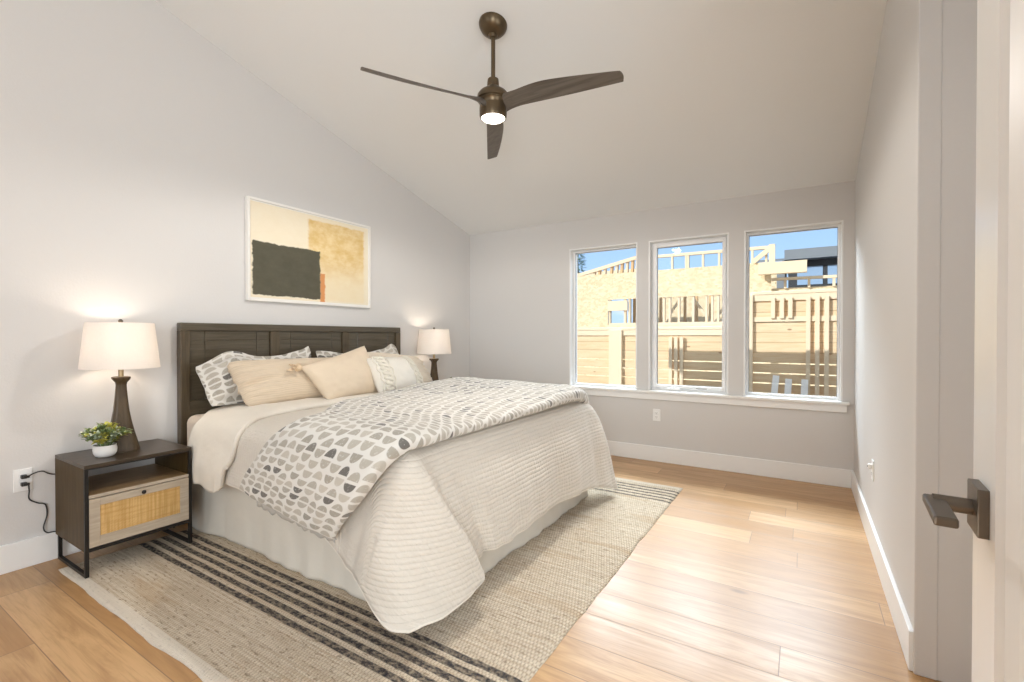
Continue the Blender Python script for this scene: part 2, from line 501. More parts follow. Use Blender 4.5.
def cr(p0, p1, p2, p3, t):
    return 0.5 * ((2 * p1) + (p2 - p0) * t + (2 * p0 - 5 * p1 + 4 * p2 - p3) * t * t + (3 * p1 - p0 - 3 * p2 + p3) * t ** 3)
def spline(pts, n):
    """Catmull-Rom through pts, n steps per span"""
    pts = [Vector(p) for p in pts]; out = []
    for i in range(len(pts) - 1):
        a = pts[i - 1] if i > 0 else 2 * pts[0] - pts[1]
        d = pts[i + 2] if i + 2 < len(pts) else 2 * pts[-1] - pts[-2]
        for k in range(n): out.append(cr(a, pts[i], pts[i + 1], d, k / n))
    out.append(pts[-1]); return out
def surface(C, nr, nc):
    rows = [spline(r, nc) for r in C]
    cols = [spline([r[j] for r in rows], nr) for j in range(len(rows[0]))]
    return [[cols[j][i] for j in range(len(cols))] for i in range(len(cols[0]))]
def arc_uv(P):
    ni, nj = len(P), len(P[0])
    vi = ni // 2
    U = [[0.0] * nj for _ in range(ni)]; V = [[0.0] * nj for _ in range(ni)]
    # u along i, averaged over the columns; v along j, averaged over the rows
    u = [0.0]
    for i in range(1, ni): u.append(u[-1] + sum((P[i][j] - P[i - 1][j]).length for j in range(nj)) / nj)
    v = [0.0]
    for j in range(1, nj): v.append(v[-1] + sum((P[i][j] - P[i][j - 1]).length for i in range(ni)) / ni)
    return [[(u[i], v[j]) for j in range(nj)] for i in range(ni)]
def normals(P):
    ni, nj = len(P), len(P[0]); N = []
    for i in range(ni):
        r = []
        for j in range(nj):
            a = P[min(i + 1, ni - 1)][j] - P[max(i - 1, 0)][j]; b = P[i][min(j + 1, nj - 1)] - P[i][max(j - 1, 0)]
            n = a.cross(b); r.append(n.normalized() if n.length > 1e-9 else Vector((0, 0, 1)))
        N.append(r)
    return N
def nz(x, y, z=0.0): return noise.noise(Vector((x, y, z)))

# ------------------------------------------------------------------ materials
M = {}
M['wall'] = mat_wall('wall_paint', (0.675, 0.660, 0.645))
M['ceiling'] = mat_wall('ceiling_paint', (0.80, 0.805, 0.80))
M['trim'] = plain('white_trim_paint', (0.87, 0.87, 0.86), 0.38, nscale=2, namt=0.01)
M['door'] = plain('white_door_paint', (0.84, 0.83, 0.81), 0.30, nscale=2, namt=0.01)
M['floor'] = mat_floor()
M['vinyl'] = plain('white_vinyl', (0.88, 0.88, 0.88), 0.35)
M['glass'] = mat_glass()
M['gasket'] = plain('grey_gasket', (0.22, 0.22, 0.23), 0.6)
M['plastic'] = plain('white_plastic', (0.86, 0.86, 0.85), 0.3)
M['black_plastic'] = plain('black_plastic', (0.02, 0.018, 0.016), 0.4)
M['slot'] = plain('dark_slot', (0.03, 0.03, 0.03), 0.7)
M['bronze'] = plain('oil_rubbed_bronze', (0.15, 0.125, 0.10), 0.33, 0.85, nscale=20, namt=0.1)
M['fan_metal'] = plain('brushed_bronze', (0.115, 0.082, 0.048), 0.33, 0.8, nscale=20, namt=0.1)
M['fan_blade'] = wood('dark_walnut_blade', (0.075, 0.058, 0.044), (0.15, 0.125, 0.10), 0.42, 'x', 1.0)
M['fan_glow'] = mat_emit('lit_diffuser', (1.0, 0.92, 0.80), 5.0)
M['espresso'] = wood('espresso_wood', (0.070, 0.054, 0.033), (0.112, 0.091, 0.060), 0.30, 'y', 1.6)
M['espresso_v'] = wood('espresso_wood_upright', (0.066, 0.046, 0.024), (0.105, 0.078, 0.046), 0.32, 'z', 1.6)
M['cab'] = wood('dark_oak_veneer', (0.055, 0.032, 0.010), (0.095, 0.059, 0.022), 0.45, 'z', 1.4, 0.15)
M['cab_top'] = wood('dark_oak_top', (0.044, 0.029, 0.017), (0.076, 0.053, 0.034), 0.30, 'y', 1.4, 0.35)
M['shelf_wood'] = wood('brown_shelf', (0.27, 0.16, 0.07), (0.40, 0.26, 0.13), 0.4, 'y', 1.4)
M['drawer_wood'] = wood('washed_oak', (0.41, 0.335, 0.25), (0.52, 0.435, 0.335), 0.5, 'y', 1.4)
M['black_metal'] = plain('black_metal', (0.014, 0.011, 0.009), 0.45, 0.3)
M['cane'] = mat_cane()
M['shade'] = mat_shade()
M['lamp_wood'] = wood('dark_turned_wood', (0.058, 0.037, 0.018), (0.102, 0.069, 0.037), 0.36, 'z', 1.2, 0.3)
M['brass'] = plain('aged_brass', (0.35, 0.27, 0.16), 0.35, 0.9)
M['bulb'] = mat_emit('lit_bulb', (1.0, 0.80, 0.58), 12.0)
M['ceramic'] = plain('white_stoneware', (0.80, 0.78, 0.75), 0.55, bscale=60, bamt=0.2)
M['leaf'] = mat_leaf('green_leaf', (0.13, 0.19, 0.07), (0.28, 0.35, 0.14))
M['leaf_y'] = mat_leaf('yellow_green_leaf', (0.45, 0.42, 0.06), (0.62, 0.60, 0.14))
M['leaf_w'] = mat_leaf('pale_green_leaf', (0.42, 0.50, 0.34), (0.62, 0.66, 0.52))
M['soil'] = plain('soil', (0.05, 0.04, 0.03), 0.9, nscale=60, namt=0.4)
M['rug'] = mat_rug()
M['mattress'] = mat_fabric('mattress_ticking', (0.70, 0.60, 0.50), 0.1)
M['skirt'] = mat_fabric('bed_skirt_linen', (0.66, 0.61, 0.53), 0.2, 5.0)
M['quilt'] = mat_quilt('stitched_quilt', (0.66, 0.605, 0.53))
M['sheet'] = mat_fabric('washed_cream_cotton', (0.74, 0.685, 0.60), 0.22, 9.0)
M['print'] = mat_print('half_moon_print')
M['knit'] = mat_ribbed('ribbed_beige_linen', (0.68, 0.56, 0.42))
M['knit_pale'] = mat_ribbed('ribbed_pale_linen', (0.72, 0.63, 0.51))
M['square'] = mat_fabric('beige_linen', (0.70, 0.58, 0.44), 0.15, 9)
M['white_knit'] = mat_fabric('white_cotton_knit', (0.72, 0.68, 0.61), 0.18, 14)
M['cable'] = mat_fabric('cream_wool_cable', (0.74, 0.695, 0.60), 0.3, 40)
M['tassel'] = mat_fabric('tan_yarn', (0.72, 0.55, 0.37), 0.3, 40)
M['shaded_layer'] = mat_fabric('shaded_grey_fabric', (0.46, 0.43, 0.385), 0.3, 20)  # grey colour stands for the shading on the duvet's underside
M['frame_white'] = plain('white_frame', (0.84, 0.82, 0.78), 0.4)
M['art'] = mat_art()
M['fence'] = mat_boards('cedar_boards', (0.82, 0.68, 0.49), (0.72, 0.52, 0.32), 0.143)
M['lumber'] = plain('pine_lumber', (0.80, 0.67, 0.50), 0.75, nscale=3, namt=0.08)
M['lumber_d'] = plain('fir_lumber', (0.68, 0.46, 0.25), 0.75, nscale=3, namt=0.10)
M['osb'] = mat_osb('osb_sheathing')
M['slate'] = plain('slate_cladding', (0.22, 0.25, 0.29), 0.6, nscale=2)
M['house_dark'] = plain('dark_window_frame', (0.035, 0.04, 0.05), 0.5)
M['house_glass'] = plain('blue_house_glass', (0.30, 0.45, 0.68), 0.08, 0.0, spec=1.0)
M['dirt'] = plain('bare_dirt', (0.20, 0.16, 0.12), 0.95, nscale=4, namt=0.2)
M['bounce_dark'] = plain('dark_bounce_stop', (0.05, 0.05, 0.052), 0.8)  # dark coat for the added slab that soaks up bounce light
M['roof'] = plain('roof_shingle', (0.12, 0.12, 0.12), 0.9)
M['bark'] = plain('bark', (0.14, 0.10, 0.07), 0.9)
M['tree_leaf'] = mat_leaf('blue_green_needles', (0.16, 0.30, 0.22), (0.32, 0.46, 0.34))

# ------------------------------------------------------------------ room shell
XL, XR, YB = -3.445, 0.343, 4.585
ZT, ZB = 2.125, 0.681            # window head, window foot
SLOPE, ZC = 0.265, 2.434
YR = -3.6                         # rear end of the room, left open to let in fill light
XE = 1.7                          # far side of the entry beside the bedroom
WIN = [(-2.115, -1.398), (-1.274, -0.574), (-0.440, 0.262)]
RID = -0.4                        # ridge line
def zc(y): return ZC + SLOPE * (YB - y) if y > RID else ZC + SLOPE * (YB - RID)

b = MB(); b.box(XL - 0.15, XE + 0.15, YR, YB + 0.15, -0.12, 0.0); struct(b.build('floor', M['floor']), 'light oak plank floor', 'floor')
b = MB()
prof = [(YB + 0.30, zc(YB + 0.30)), (RID, zc(RID)), (YR, zc(RID)), (YR, zc(RID) + 0.06), (RID, zc(RID) + 0.06), (YB + 0.30, zc(YB + 0.30) + 0.06)]
b.prism([(XL - 0.3, y, z) for y, z in prof], (XE + 0.45 - XL + 0.05, 0, 0)); struct(b.build('ceiling', M['ceiling']), 'sloped off-white ceiling', 'ceiling')
b = MB()
prof = [(y, z + 0.065) for y, z in prof[:3]] + [(y, z + 0.22) for y, z in prof[3:]]
b.prism([(XL - 0.3, y, z) for y, z in prof], (XE + 0.5 - XL, 0, 0)); struct(b.build('trim_5', M['roof']))

b = MB()
pts = [(YR, -0.02), (YB + 0.15, -0.02), (YB + 0.15, zc(YB + 0.15) + 0.01), (RID, zc(RID) + 0.01), (YR, zc(RID) + 0.01)]
b.prism([(XL - 0.15, y, z) for y, z in pts], (0.15, 0, 0)); struct(b.build('wall_left', M['wall']), 'light grey wall behind the bed', 'wall')
b = MB()
y0, y1 = YB, YB + 0.15
xs = [XL - 0.15] + [x for w in WIN for x in w] + [XR + 0.12]
for i in range(0, len(xs), 2): b.box(xs[i], xs[i + 1], y0, y1, -0.02, ZC + 0.02)
for a, c in WIN: b.box(a, c, y0, y1, -0.02, ZB); b.box(a, c, y0, y1, ZT, ZC + 0.02)
struct(b.build('wall_back', M['wall']), 'light grey wall with three windows', 'wall')
b = MB(); y0, y1 = YB + 0.151, YB + 0.172
for i in range(0, len(xs), 2): b.box(xs[i], xs[i + 1], y0, y1, -0.5, ZC + 0.02)
for a, c in WIN: b.box(a, c, y0, y1, -0.5, ZB); b.box(a, c, y0, y1, ZT, ZC + 0.02)
struct(b.build('wall_bounce_stop', M['bounce_dark']))  # unseen dark slab, added to cut light bouncing onto the fence
YE = 2.18
b = MB()
pts = [(YE, -0.02), (YB + 0.15, -0.02), (YB + 0.15, zc(YB + 0.15) + 0.01), (YE, zc(YE) + 0.01)]
b.prism([(XR, y, z) for y, z in pts], (0.12, 0, 0)); struct(b.build('wall_right', M['wall']), 'light grey wall on the window side of the entry', 'wall')
b = MB(); b.box(XR + 0.12, XE, YE + 0.01, YE + 0.12, -0.02, zc(YE) + 0.05); struct(b.build('wall_entry', M['wall']))
b = MB()
pts = [(YR, -0.02), (YE + 0.12, -0.02), (YE + 0.12, zc(YE + 0.12) + 0.01), (RID, zc(RID) + 0.01), (YR, zc(RID) + 0.01)]
b.prism([(XE, y, z) for y, z in pts], (0.15, 0, 0)); struct(b.build('wall_side', M['wall']))
b = MB()
b.box(XL, XE, YR, YR + 0.15, 2.75, zc(RID) + 0.02); struct(b.build('wall_rear', M['wall']))

b = MB(); b.box(0.262, XE, -0.02, 0.10, -0.02, zc(RID) + 0.02); struct(b.build('wall_light_block', M['wall']))  # unseen wall, added to keep the rear fill off the right wall's end
b = MB(); b.box(0.52, 0.62, 1.72, YE - 0.012, -0.02, 3.15); struct(b.build('wall_shade_stub', M['wall']))  # unseen stub behind the door, added to shade the wall end from side fill
# casing at the end of the right wall
b = MB(); b.box(XR - 0.004, XR + 0.060, YE - 0.016, YE, 0.0, 2.95, 0.004); struct(b.build('trim_2', M['wall']))
b = MB(); b.box(XR + 0.059, XR + 0.40, YE - 0.012, YE + 0.02, 0.0, 2.95, 0.002); struct(b.build('trim_3', M['wall']))

# baseboards
def base_prof(mk): return mk
BH = 0.144
b = MB(); b.box(XL, XL + 0.016, YR, YB, 0, BH, 0.003); struct(b.build('baseboard_left', M['trim']))
b = MB(); b.box(XL + 0.016, XR - 0.016, YB - 0.016, YB, 0, BH, 0.003); struct(b.build('baseboard_back', M['trim']))
b = MB(); b.box(XR - 0.016, XR, YE, YB, 0, BH, 0.003); struct(b.build('baseboard_right', M['trim']))

# windows
for i, (a, c) in enumerate(WIN):
    w = bpy.data.objects.new('window_%d' % (i + 1), None); COL.objects.link(w); w.location = ((a + c) / 2, YB, ZB); WORLD[w.name] = Vector(w.location)
    struct(w, ['left fixed window above the sill', 'middle crank window above the sill', 'right fixed window above the sill'][i], 'window')
    g = MB(); f = 0.019; D = 0.085
    t_ = 0.007                                                  # painted jamb lining the opening
    g.box(a - 0.006, a + t_, YB - 0.003, YB + D, ZB, ZT + 0.006); g.box(c - t_, c + 0.006, YB - 0.003, YB + D, ZB, ZT + 0.006)
    g.box(a + t_, c - t_, YB - 0.003, YB + D, ZT - t_, ZT + 0.006)
    g.build('jamb', M['trim'], w)
    g = MB(); ya, yb = YB + 0.070, YB + 0.135
    if i == 1: f = 0.016
    g.box(a + t_, a + t_ + f, ya, yb, ZB, ZT - t_, 0.004); g.box(c - t_ - f, c - t_, ya, yb, ZB, ZT - t_, 0.004)
    g.box(a + t_ + f, c - t_ - f, ya, yb, ZT - t_ - f, ZT - t_, 0.004); g.box(a + t_ + f, c - t_ - f, ya, yb, ZB, ZB + f + 0.006, 0.004)
    g.build('window_frame', M['vinyl'], w)
    ia, ic, iz0, iz1 = a + t_ + f, c - t_ - f, ZB + f + 0.006, ZT - t_ - f
    if i == 1:
        g = MB(); s = 0.033; ya2, yb2 = YB + 0.058, YB + 0.115
        g.box(ia, ia + s, ya2, yb2, iz0, iz1, 0.005); g.box(ic - s, ic, ya2, yb2, iz0, iz1, 0.005)
        g.box(ia + s, ic - s, ya2, yb2, iz1 - s, iz1, 0.005); g.box(ia + s, ic - s, ya2, yb2, iz0, iz0 + s, 0.005)
        sash = g.build('sash', M['vinyl'], w)
        ia += s; ic -= s; iz0 += s; iz1 -= s
        g = MB(); cx = ia + 0.17
        g.box(cx - 0.06, cx + 0.06, YB + 0.03, YB + 0.07, ZB + 0.004, ZB + 0.034, 0.008)
        g.tube([(cx + 0.02, YB + 0.04, ZB + 0.03), (cx - 0.02, YB + 0.025, ZB + 0.045), (cx - 0.07, YB + 0.028, ZB + 0.046)], 0.007, 8)
        g.build('crank_handle', M['vinyl'], w, True, angle=40)
        g = MB(); cx = (ia + ic) / 2 + 0.12
        g.box(cx - 0.05, cx + 0.05, YB + 0.058, YB + 0.07, iz0 - 0.026, iz0 - 0.014, 0.003)
        g.build('sash_latch', M['brass'], w)
    g = MB(); y = YB + 0.092
    for q in ((ia, ia + 0.003, iz0, iz1), (ic - 0.003, ic, iz0, iz1), (ia, ic, iz1 - 0.004, iz1), (ia, ic, iz0, iz0 + 0.003)):
        g.box(q[0], q[1], y - 0.004, y + 0.004, q[2], q[3])
    g.build('gasket', M['gasket'], w)
    g = MB(); g.box(ia, ic, y - 0.003, y + 0.003, iz0, iz1); g.build('pane', M['glass'], w)
# one long sill board with apron under all three windows
b = MB()
b.box(WIN[0][0] - 0.035, WIN[2][1] + 0.05, YB - 0.045, YB + 0.075, ZB - 0.022, ZB + 0.002, 0.005)
b.box(WIN[0][0] - 0.02, WIN[2][1] + 0.035, YB - 0.019, YB, ZB - 0.085, ZB - 0.022, 0.003)
struct(b.build('trim_1', M['trim']), 'long white window sill', 'sill')

# door near the camera
DX, DYE = 0.1724, 0.972
dr = bpy.data.objects.new('door_1', None); COL.objects.link(dr); dr.location = (DX, 0.2, 0); WORLD[dr.name] = Vector((DX, 0.2, 0))
dr.rotation_euler = (0, 0, R(-3.5))
struct(dr, 'white panelled door standing open with dark bronze lever', 'door')
b = MB(); y0, y1, z0, z1 = 0.13, DYE, 0.012, 2.43; th = 0.036
st = 0.128
for q in ((y1 - st, y1, z0, z1), (y0, y0 + st, z0, z1), (y0 + st, y1 - st, z0, z0 + 0.22), (y0 + st, y1 - st, z1 - 0.12, z1)):
    b.box(DX, DX + th, q[0], q[1], q[2], q[3])
b.build('door_frame', M['door'], dr)
b = MB(); b.box(DX + 0.015, DX + th - 0.015, y0 + st - 0.01, y1 - st + 0.01, z0 + 0.21, z1 - 0.11); b.build('door_panel', M['door'], dr)
b = MB()
ins = 0.028                                                    # sloping moulding round the recessed panel
def ring(x, d): return [(x, y0 + st + d, z0 + 0.22 + d), (x, y1 - st - d, z0 + 0.22 + d), (x, y1 - st - d, z1 - 0.12 - d), (x, y0 + st + d, z1 - 0.12 - d)]
P = [ring(DX + 0.0005, 0.0), ring(DX + 0.013, 0.002), ring(DX + 0.013, 0.013), ring(DX + 0.006, 0.017), ring(DX + 0.0152, ins + 0.008), ring(DX + 0.018, ins + 0.008), ring(DX + 0.018, 0.0)]
b.grid([[Vector(p) for p in r] for r in P], closed_u=True); b.build('moulding', M['door'], dr)
hy, hz = 0.905, 0.960
b = MB(); b.box(DX - 0.012, DX + 0.001, hy - 0.033, hy + 0.033, hz - 0.033, hz + 0.033, 0.0015)
rose = b.build('rose', M['bronze'], dr)
b = MB(); b.lathe([(0.011, 0), (0.011, 0.044)], (DX - 0.054, hy, hz), 20, Matrix.Rotation(R(90), 3, 'Y'))
b.build('lever_shaft', M['bronze'], dr, True, angle=40)
b = MB(); b.box(DX - 0.064, DX - 0.039, hy - 0.098, hy + 0.014, hz - 0.0065, hz + 0.0065, 0.003); b.build('lever', M['bronze'], dr)

# ------------------------------------------------------------------ outlets
def outlet(c, nrm, label, group):
    """duplex receptacle; c = centre on the wall, nrm = wall normal"""
    n = Vector(nrm); up = Vector((0, 0, 1)); s = up.cross(n)
    t = thing('wall_outlet', label, 'outlet', c, group); c = Vector(c)
    b = MB(); b.obox(c + n * 0.003, s, up, n, 0.035, 0.057, 0.003, 0.0015); b.build('cover_plate', M['plastic'], t)
    for dz in (0.0195, -0.0195):
        b = MB(); b.obox(c + n * 0.0065 + up * dz, s, up, n, 0.0165, 0.014, 0.0016, 0.001); r = b.build('receptacle', M['plastic'], t)
        b = MB()
        for dx in (-0.006, 0.006): b.obox(c + n * 0.0082 + up * (dz + 0.002) + s * dx, s, up, n, 0.0011, 0.004, 0.0003)
        b.obox(c + n * 0.0082 + up * (dz - 0.008), s, up, n, 0.002, 0.002, 0.0003)
        b.build('slot', M['slot'], r)
    return t
outlet((XL, 0.730, 0.457), (1, 0, 0), 'white wall outlet with two black plugs beside the near nightstand', 'wall outlets')
outlet((-1.200, YB, 0.447), (0, -1, 0), 'empty white wall outlet below the middle window', 'wall outlets')
outlet((XR, 3.36, 0.440), (-1, 0, 0), 'white wall outlet low on the right wall holding a small white plug', 'wall outlets')
t = thing('plug_adapter', 'small white plug-in adapter in the right wall outlet', 'plug', (XR - 0.008, 3.36, 0.460))
b = MB(); b.box(XR - 0.026, XR - 0.0085, 3.345, 3.375, 0.446, 0.474, 0.005); b.build('adapter_body', M['plastic'], t)
b = MB(); b.box(XR - 0.028, XR - 0.0255, 3.352, 3.368, 0.457, 0.463, 0.0008); b.build('adapter_port', M['slot'], t)

def cord(pts, plug, label, r=0.0032):
    t = thing('power_cord', label, 'cord', plug, 'cords in the left outlet')
    p = Vector(plug)
    b = MB(); b.obox(p + Vector((0.012, 0, 0)), (0, 1, 0), (0, 0, 1), (1, 0, 0), 0.011, 0.0095, 0.012, 0.003)
    b.obox(p + Vector((0.027, 0.006, 0)), (0, 1, 0), (0, 0, 1), (1, 0, 0), 0.012, 0.006, 0.005, 0.002); b.build('plug', M['black_plastic'], t)
    b = MB(); b.tube(spline(pts, 8), r, 8); b.build('cable', M['black_plastic'], t, True)
cord([(XL + 0.030, 0.745, 0.4765), (XL + 0.026, 0.765, 0.486), (XL + 0.018, 0.80, 0.488), (XL + 0.015, 0.84, 0.462), (XL + 0.015, 0.92, 0.452), (XL + 0.015, 1.00, 0.470),
      (XL + 0.015, 1.04, 0.53), (XL + 0.015, 1.06, 0.575), (XL + 0.06, 1.075, 0.5725), (XL + 0.095, 1.08, 0.572)], (XL + 0.0085, 0.730, 0.4765),
     'black lamp cord arching from the upper socket to behind the nightstand')
cord([(XL + 0.030, 0.745, 0.4375), (XL + 0.026, 0.748, 0.40), (XL + 0.018, 0.750, 0.355), (XL + 0.012, 0.78, 0.325), (XL + 0.012, 0.812, 0.305), (XL + 0.012, 0.818, 0.25),
      (XL + 0.022, 0.802, 0.19), (XL + 0.024, 0.815, 0.158), (XL + 0.024, 0.86, 0.150), (XL + 0.022, 1.1, 0.10), (XL + 0.03, 1.33, 0.02), (XL + 0.10, 1.38, 0.006)], (XL + 0.0085, 0.730, 0.4375),
     'black cord dropping in a wavy loop from the lower socket')

# ------------------------------------------------------------------ rug
RX0, RX1, RY0, RY1 = -3.255, -0.806, 0.812, 3.862
def rug():
    nx, ny = 120, 150
    top = []
    for j in range(ny + 1):
        row = []
        for i in range(nx + 1):
            u, v = i / nx, j / ny
            x = RX0 + (RX1 - RX0) * u; y = RY0 + (RY1 - RY0) * v
            e = 0.008 * nz(v * 9, 3.1) + 0.006 * nz(v * 31, 9.7)
            if u > 0.9: x += e * (u - 0.9) / 0.1
            if v < 0.1: y += (0.010 * nz(u * 8, 7.7) + 0.004 * nz(u * 30, 1.7)) * (0.1 - v) / 0.1
            d = min(u, 1 - u, v, 1 - v)
            z = 0.0105 * min(1, 0.25 + d * 60) + 0.0006 * nz(x * 12, y * 12)
            row.append(Vector((x, y, z)))
        top.append(row)
    b = MB(); b.grid(top)
    es = [e for e in b.bm.edges if e.is_boundary]
    r = bmesh.ops.extrude_edge_only(b.bm, edges=es)
    for v in r['geom']:
        if isinstance(v, bmesh.types.BMVert): v.co.z = 0.0005
    o = b.build('area_rug', M['rug'], None, True, origin=(RX0, RY0, 0))
    tag(o, 'large woven beige area rug with dark stripes near both ends, under the bed', 'rug')
rug()

# ------------------------------------------------------------------ bed
HX0, HX1, HY0, HY1, HZ = XL + 0.012, -3.380, 1.434, 3.364, 1.292
bed = thing('bed', 'king bed with dark espresso panelled wood headboard against the left wall', 'bed', (-2.4, 2.386, 0))
pw = 0.056
for y0 in (HY0, HY1 - pw):
    b = MB(); b.box(HX0, HX1, y0, y0 + pw, 0.0105 if False else 0.011, HZ - 0.05, 0.004)
    b.build('post', M['espresso_v'], bed)
b = MB(); b.box(HX0, HX1, HY0, HY1, HZ - 0.050, HZ, 0.005); b.build('top_rail', M['espresso'], bed)
b = MB(); b.box(HX0 + 0.008, HX1 - 0.006, HY0 + pw, HY1 - pw, 0.600, 0.785, 0.003); b.build('lower_rail', M['espresso'], bed)
sty = [(2.036, 2.108), (2.682, 2.755)]
for a, c in sty:
    b = MB(); b.box(HX0 + 0.008, HX1 - 0.005, a, c, 0.785, HZ - 0.050, 0.003); b.build('stile', M['espresso_v'], bed)
ends = [HY0 + pw, 2.036, 2.108, 2.682, 2.755, HY1 - pw]
for k in range(0, 6, 2):
    a, c = ends[k], ends[k + 1]; gx = HX1 - 0.022
    b = MB(); b.box(HX0 + 0.008, gx - 0.006, a, c, 0.785, HZ - 0.05)
    ys = [a, a + 0.098, c - 0.098, c]; zs = [0.785, 1.115, 1.178, HZ - 0.05]
    for i in range(3):
        for j in range(3):
            if j == 0 or True:
                b.box(gx - 0.01, gx, ys[i] + 0.002, ys[i + 1] - 0.002, zs[j] + (0.002 if j == 2 else 0.0), zs[j + 1] - (0.002 if j == 1 else 0.0), 0.0012, 1)
    b.build('headboard_panel', M['espresso'], bed)
for y in (1.56, 3.19):
    b = MB(); b.box(-3.37, -1.45, y, y + 0.03, 0.22, 0.36, 0.004); b.build('side_rail', M['espresso'], bed)
for x in (-3.3, -2.4, -1.5):
    for y in (1.58, 3.2):
        b = MB(); b.box(x - 0.03, x + 0.03, y - 0.03, y + 0.03, 0.012, 0.22, 0.004); b.build('leg', M['espresso_v'], bed)
b = MB(); b.box(-3.37, -1.45, 1.59, 3.19, 0.30, 0.33); b.build('slat_deck', M['lumber'], bed)

MX0, MX1, MY0, MY1 = -3.365, -1.400, 1.445, 3.335
b = MB(); b.box(MX0, MX1, MY0, MY1, 0.365, 0.70, 0.05, 4)
tag(b.build('mattress', M['mattress'], None, True, origin=(-2.38, 2.39, 0.365)), 'thick beige mattress on the bed under the bedding', 'mattress')

# bed skirt
def skirt():
    path = [(-3.36, 1.455), (-1.44, 1.455), (-1.385, 1.51), (-1.385, 3.27), (-1.44, 3.325), (-3.36, 3.325)]
    P = []
    pts = []
    for (ax, ay), (bx, by) in zip(path, path[1:]):
        n = max(4, int(math.hypot(bx - ax, by - ay) / 0.02))
        for k in range(n): pts.append((ax + (bx - ax) * k / n, ay + (by - ay) * k / n))
    pts.append(path[-1])
    n = len(pts); zs = [0.365, 0.30, 0.22, 0.14, 0.07, 0.03, 0.013]
    s = 0; rows = []
    for iz, z in enumerate(zs):
        f = (0.365 - z) / 0.352; row = []
        d = 0
        for i, (x, y) in enumerate(pts):
            a, c = pts[max(i - 1, 0)], pts[min(i + 1, n - 1)]
            tx, ty = c[0] - a[0], c[1] - a[1]; L = math.hypot(tx, ty) or 1
            nx, ny = ty / L, -tx / L
            d = i * 0.02
            w = f * (0.028 * nz(d * 2.1, 0.3) + 0.022 * nz(d * 5.3, 4.0, f * 0.5) + 0.010 * nz(d * 12, 2.0, f) + 0.016) + 0.006 * nz(d * 4, z * 6, 8)
            row.append(Vector((x + nx * w, y + ny * w, z)))
        rows.append(row)
    b = MB(); b.grid(rows)
    o = b.build('bed_skirt', M['skirt'], None, True, origin=(-2.38, 2.39, 0.0))
    solidify(o, 0.003)
    tag(o, 'plain off-white fabric bed skirt hanging to the rug', 'bed skirt')
skirt()

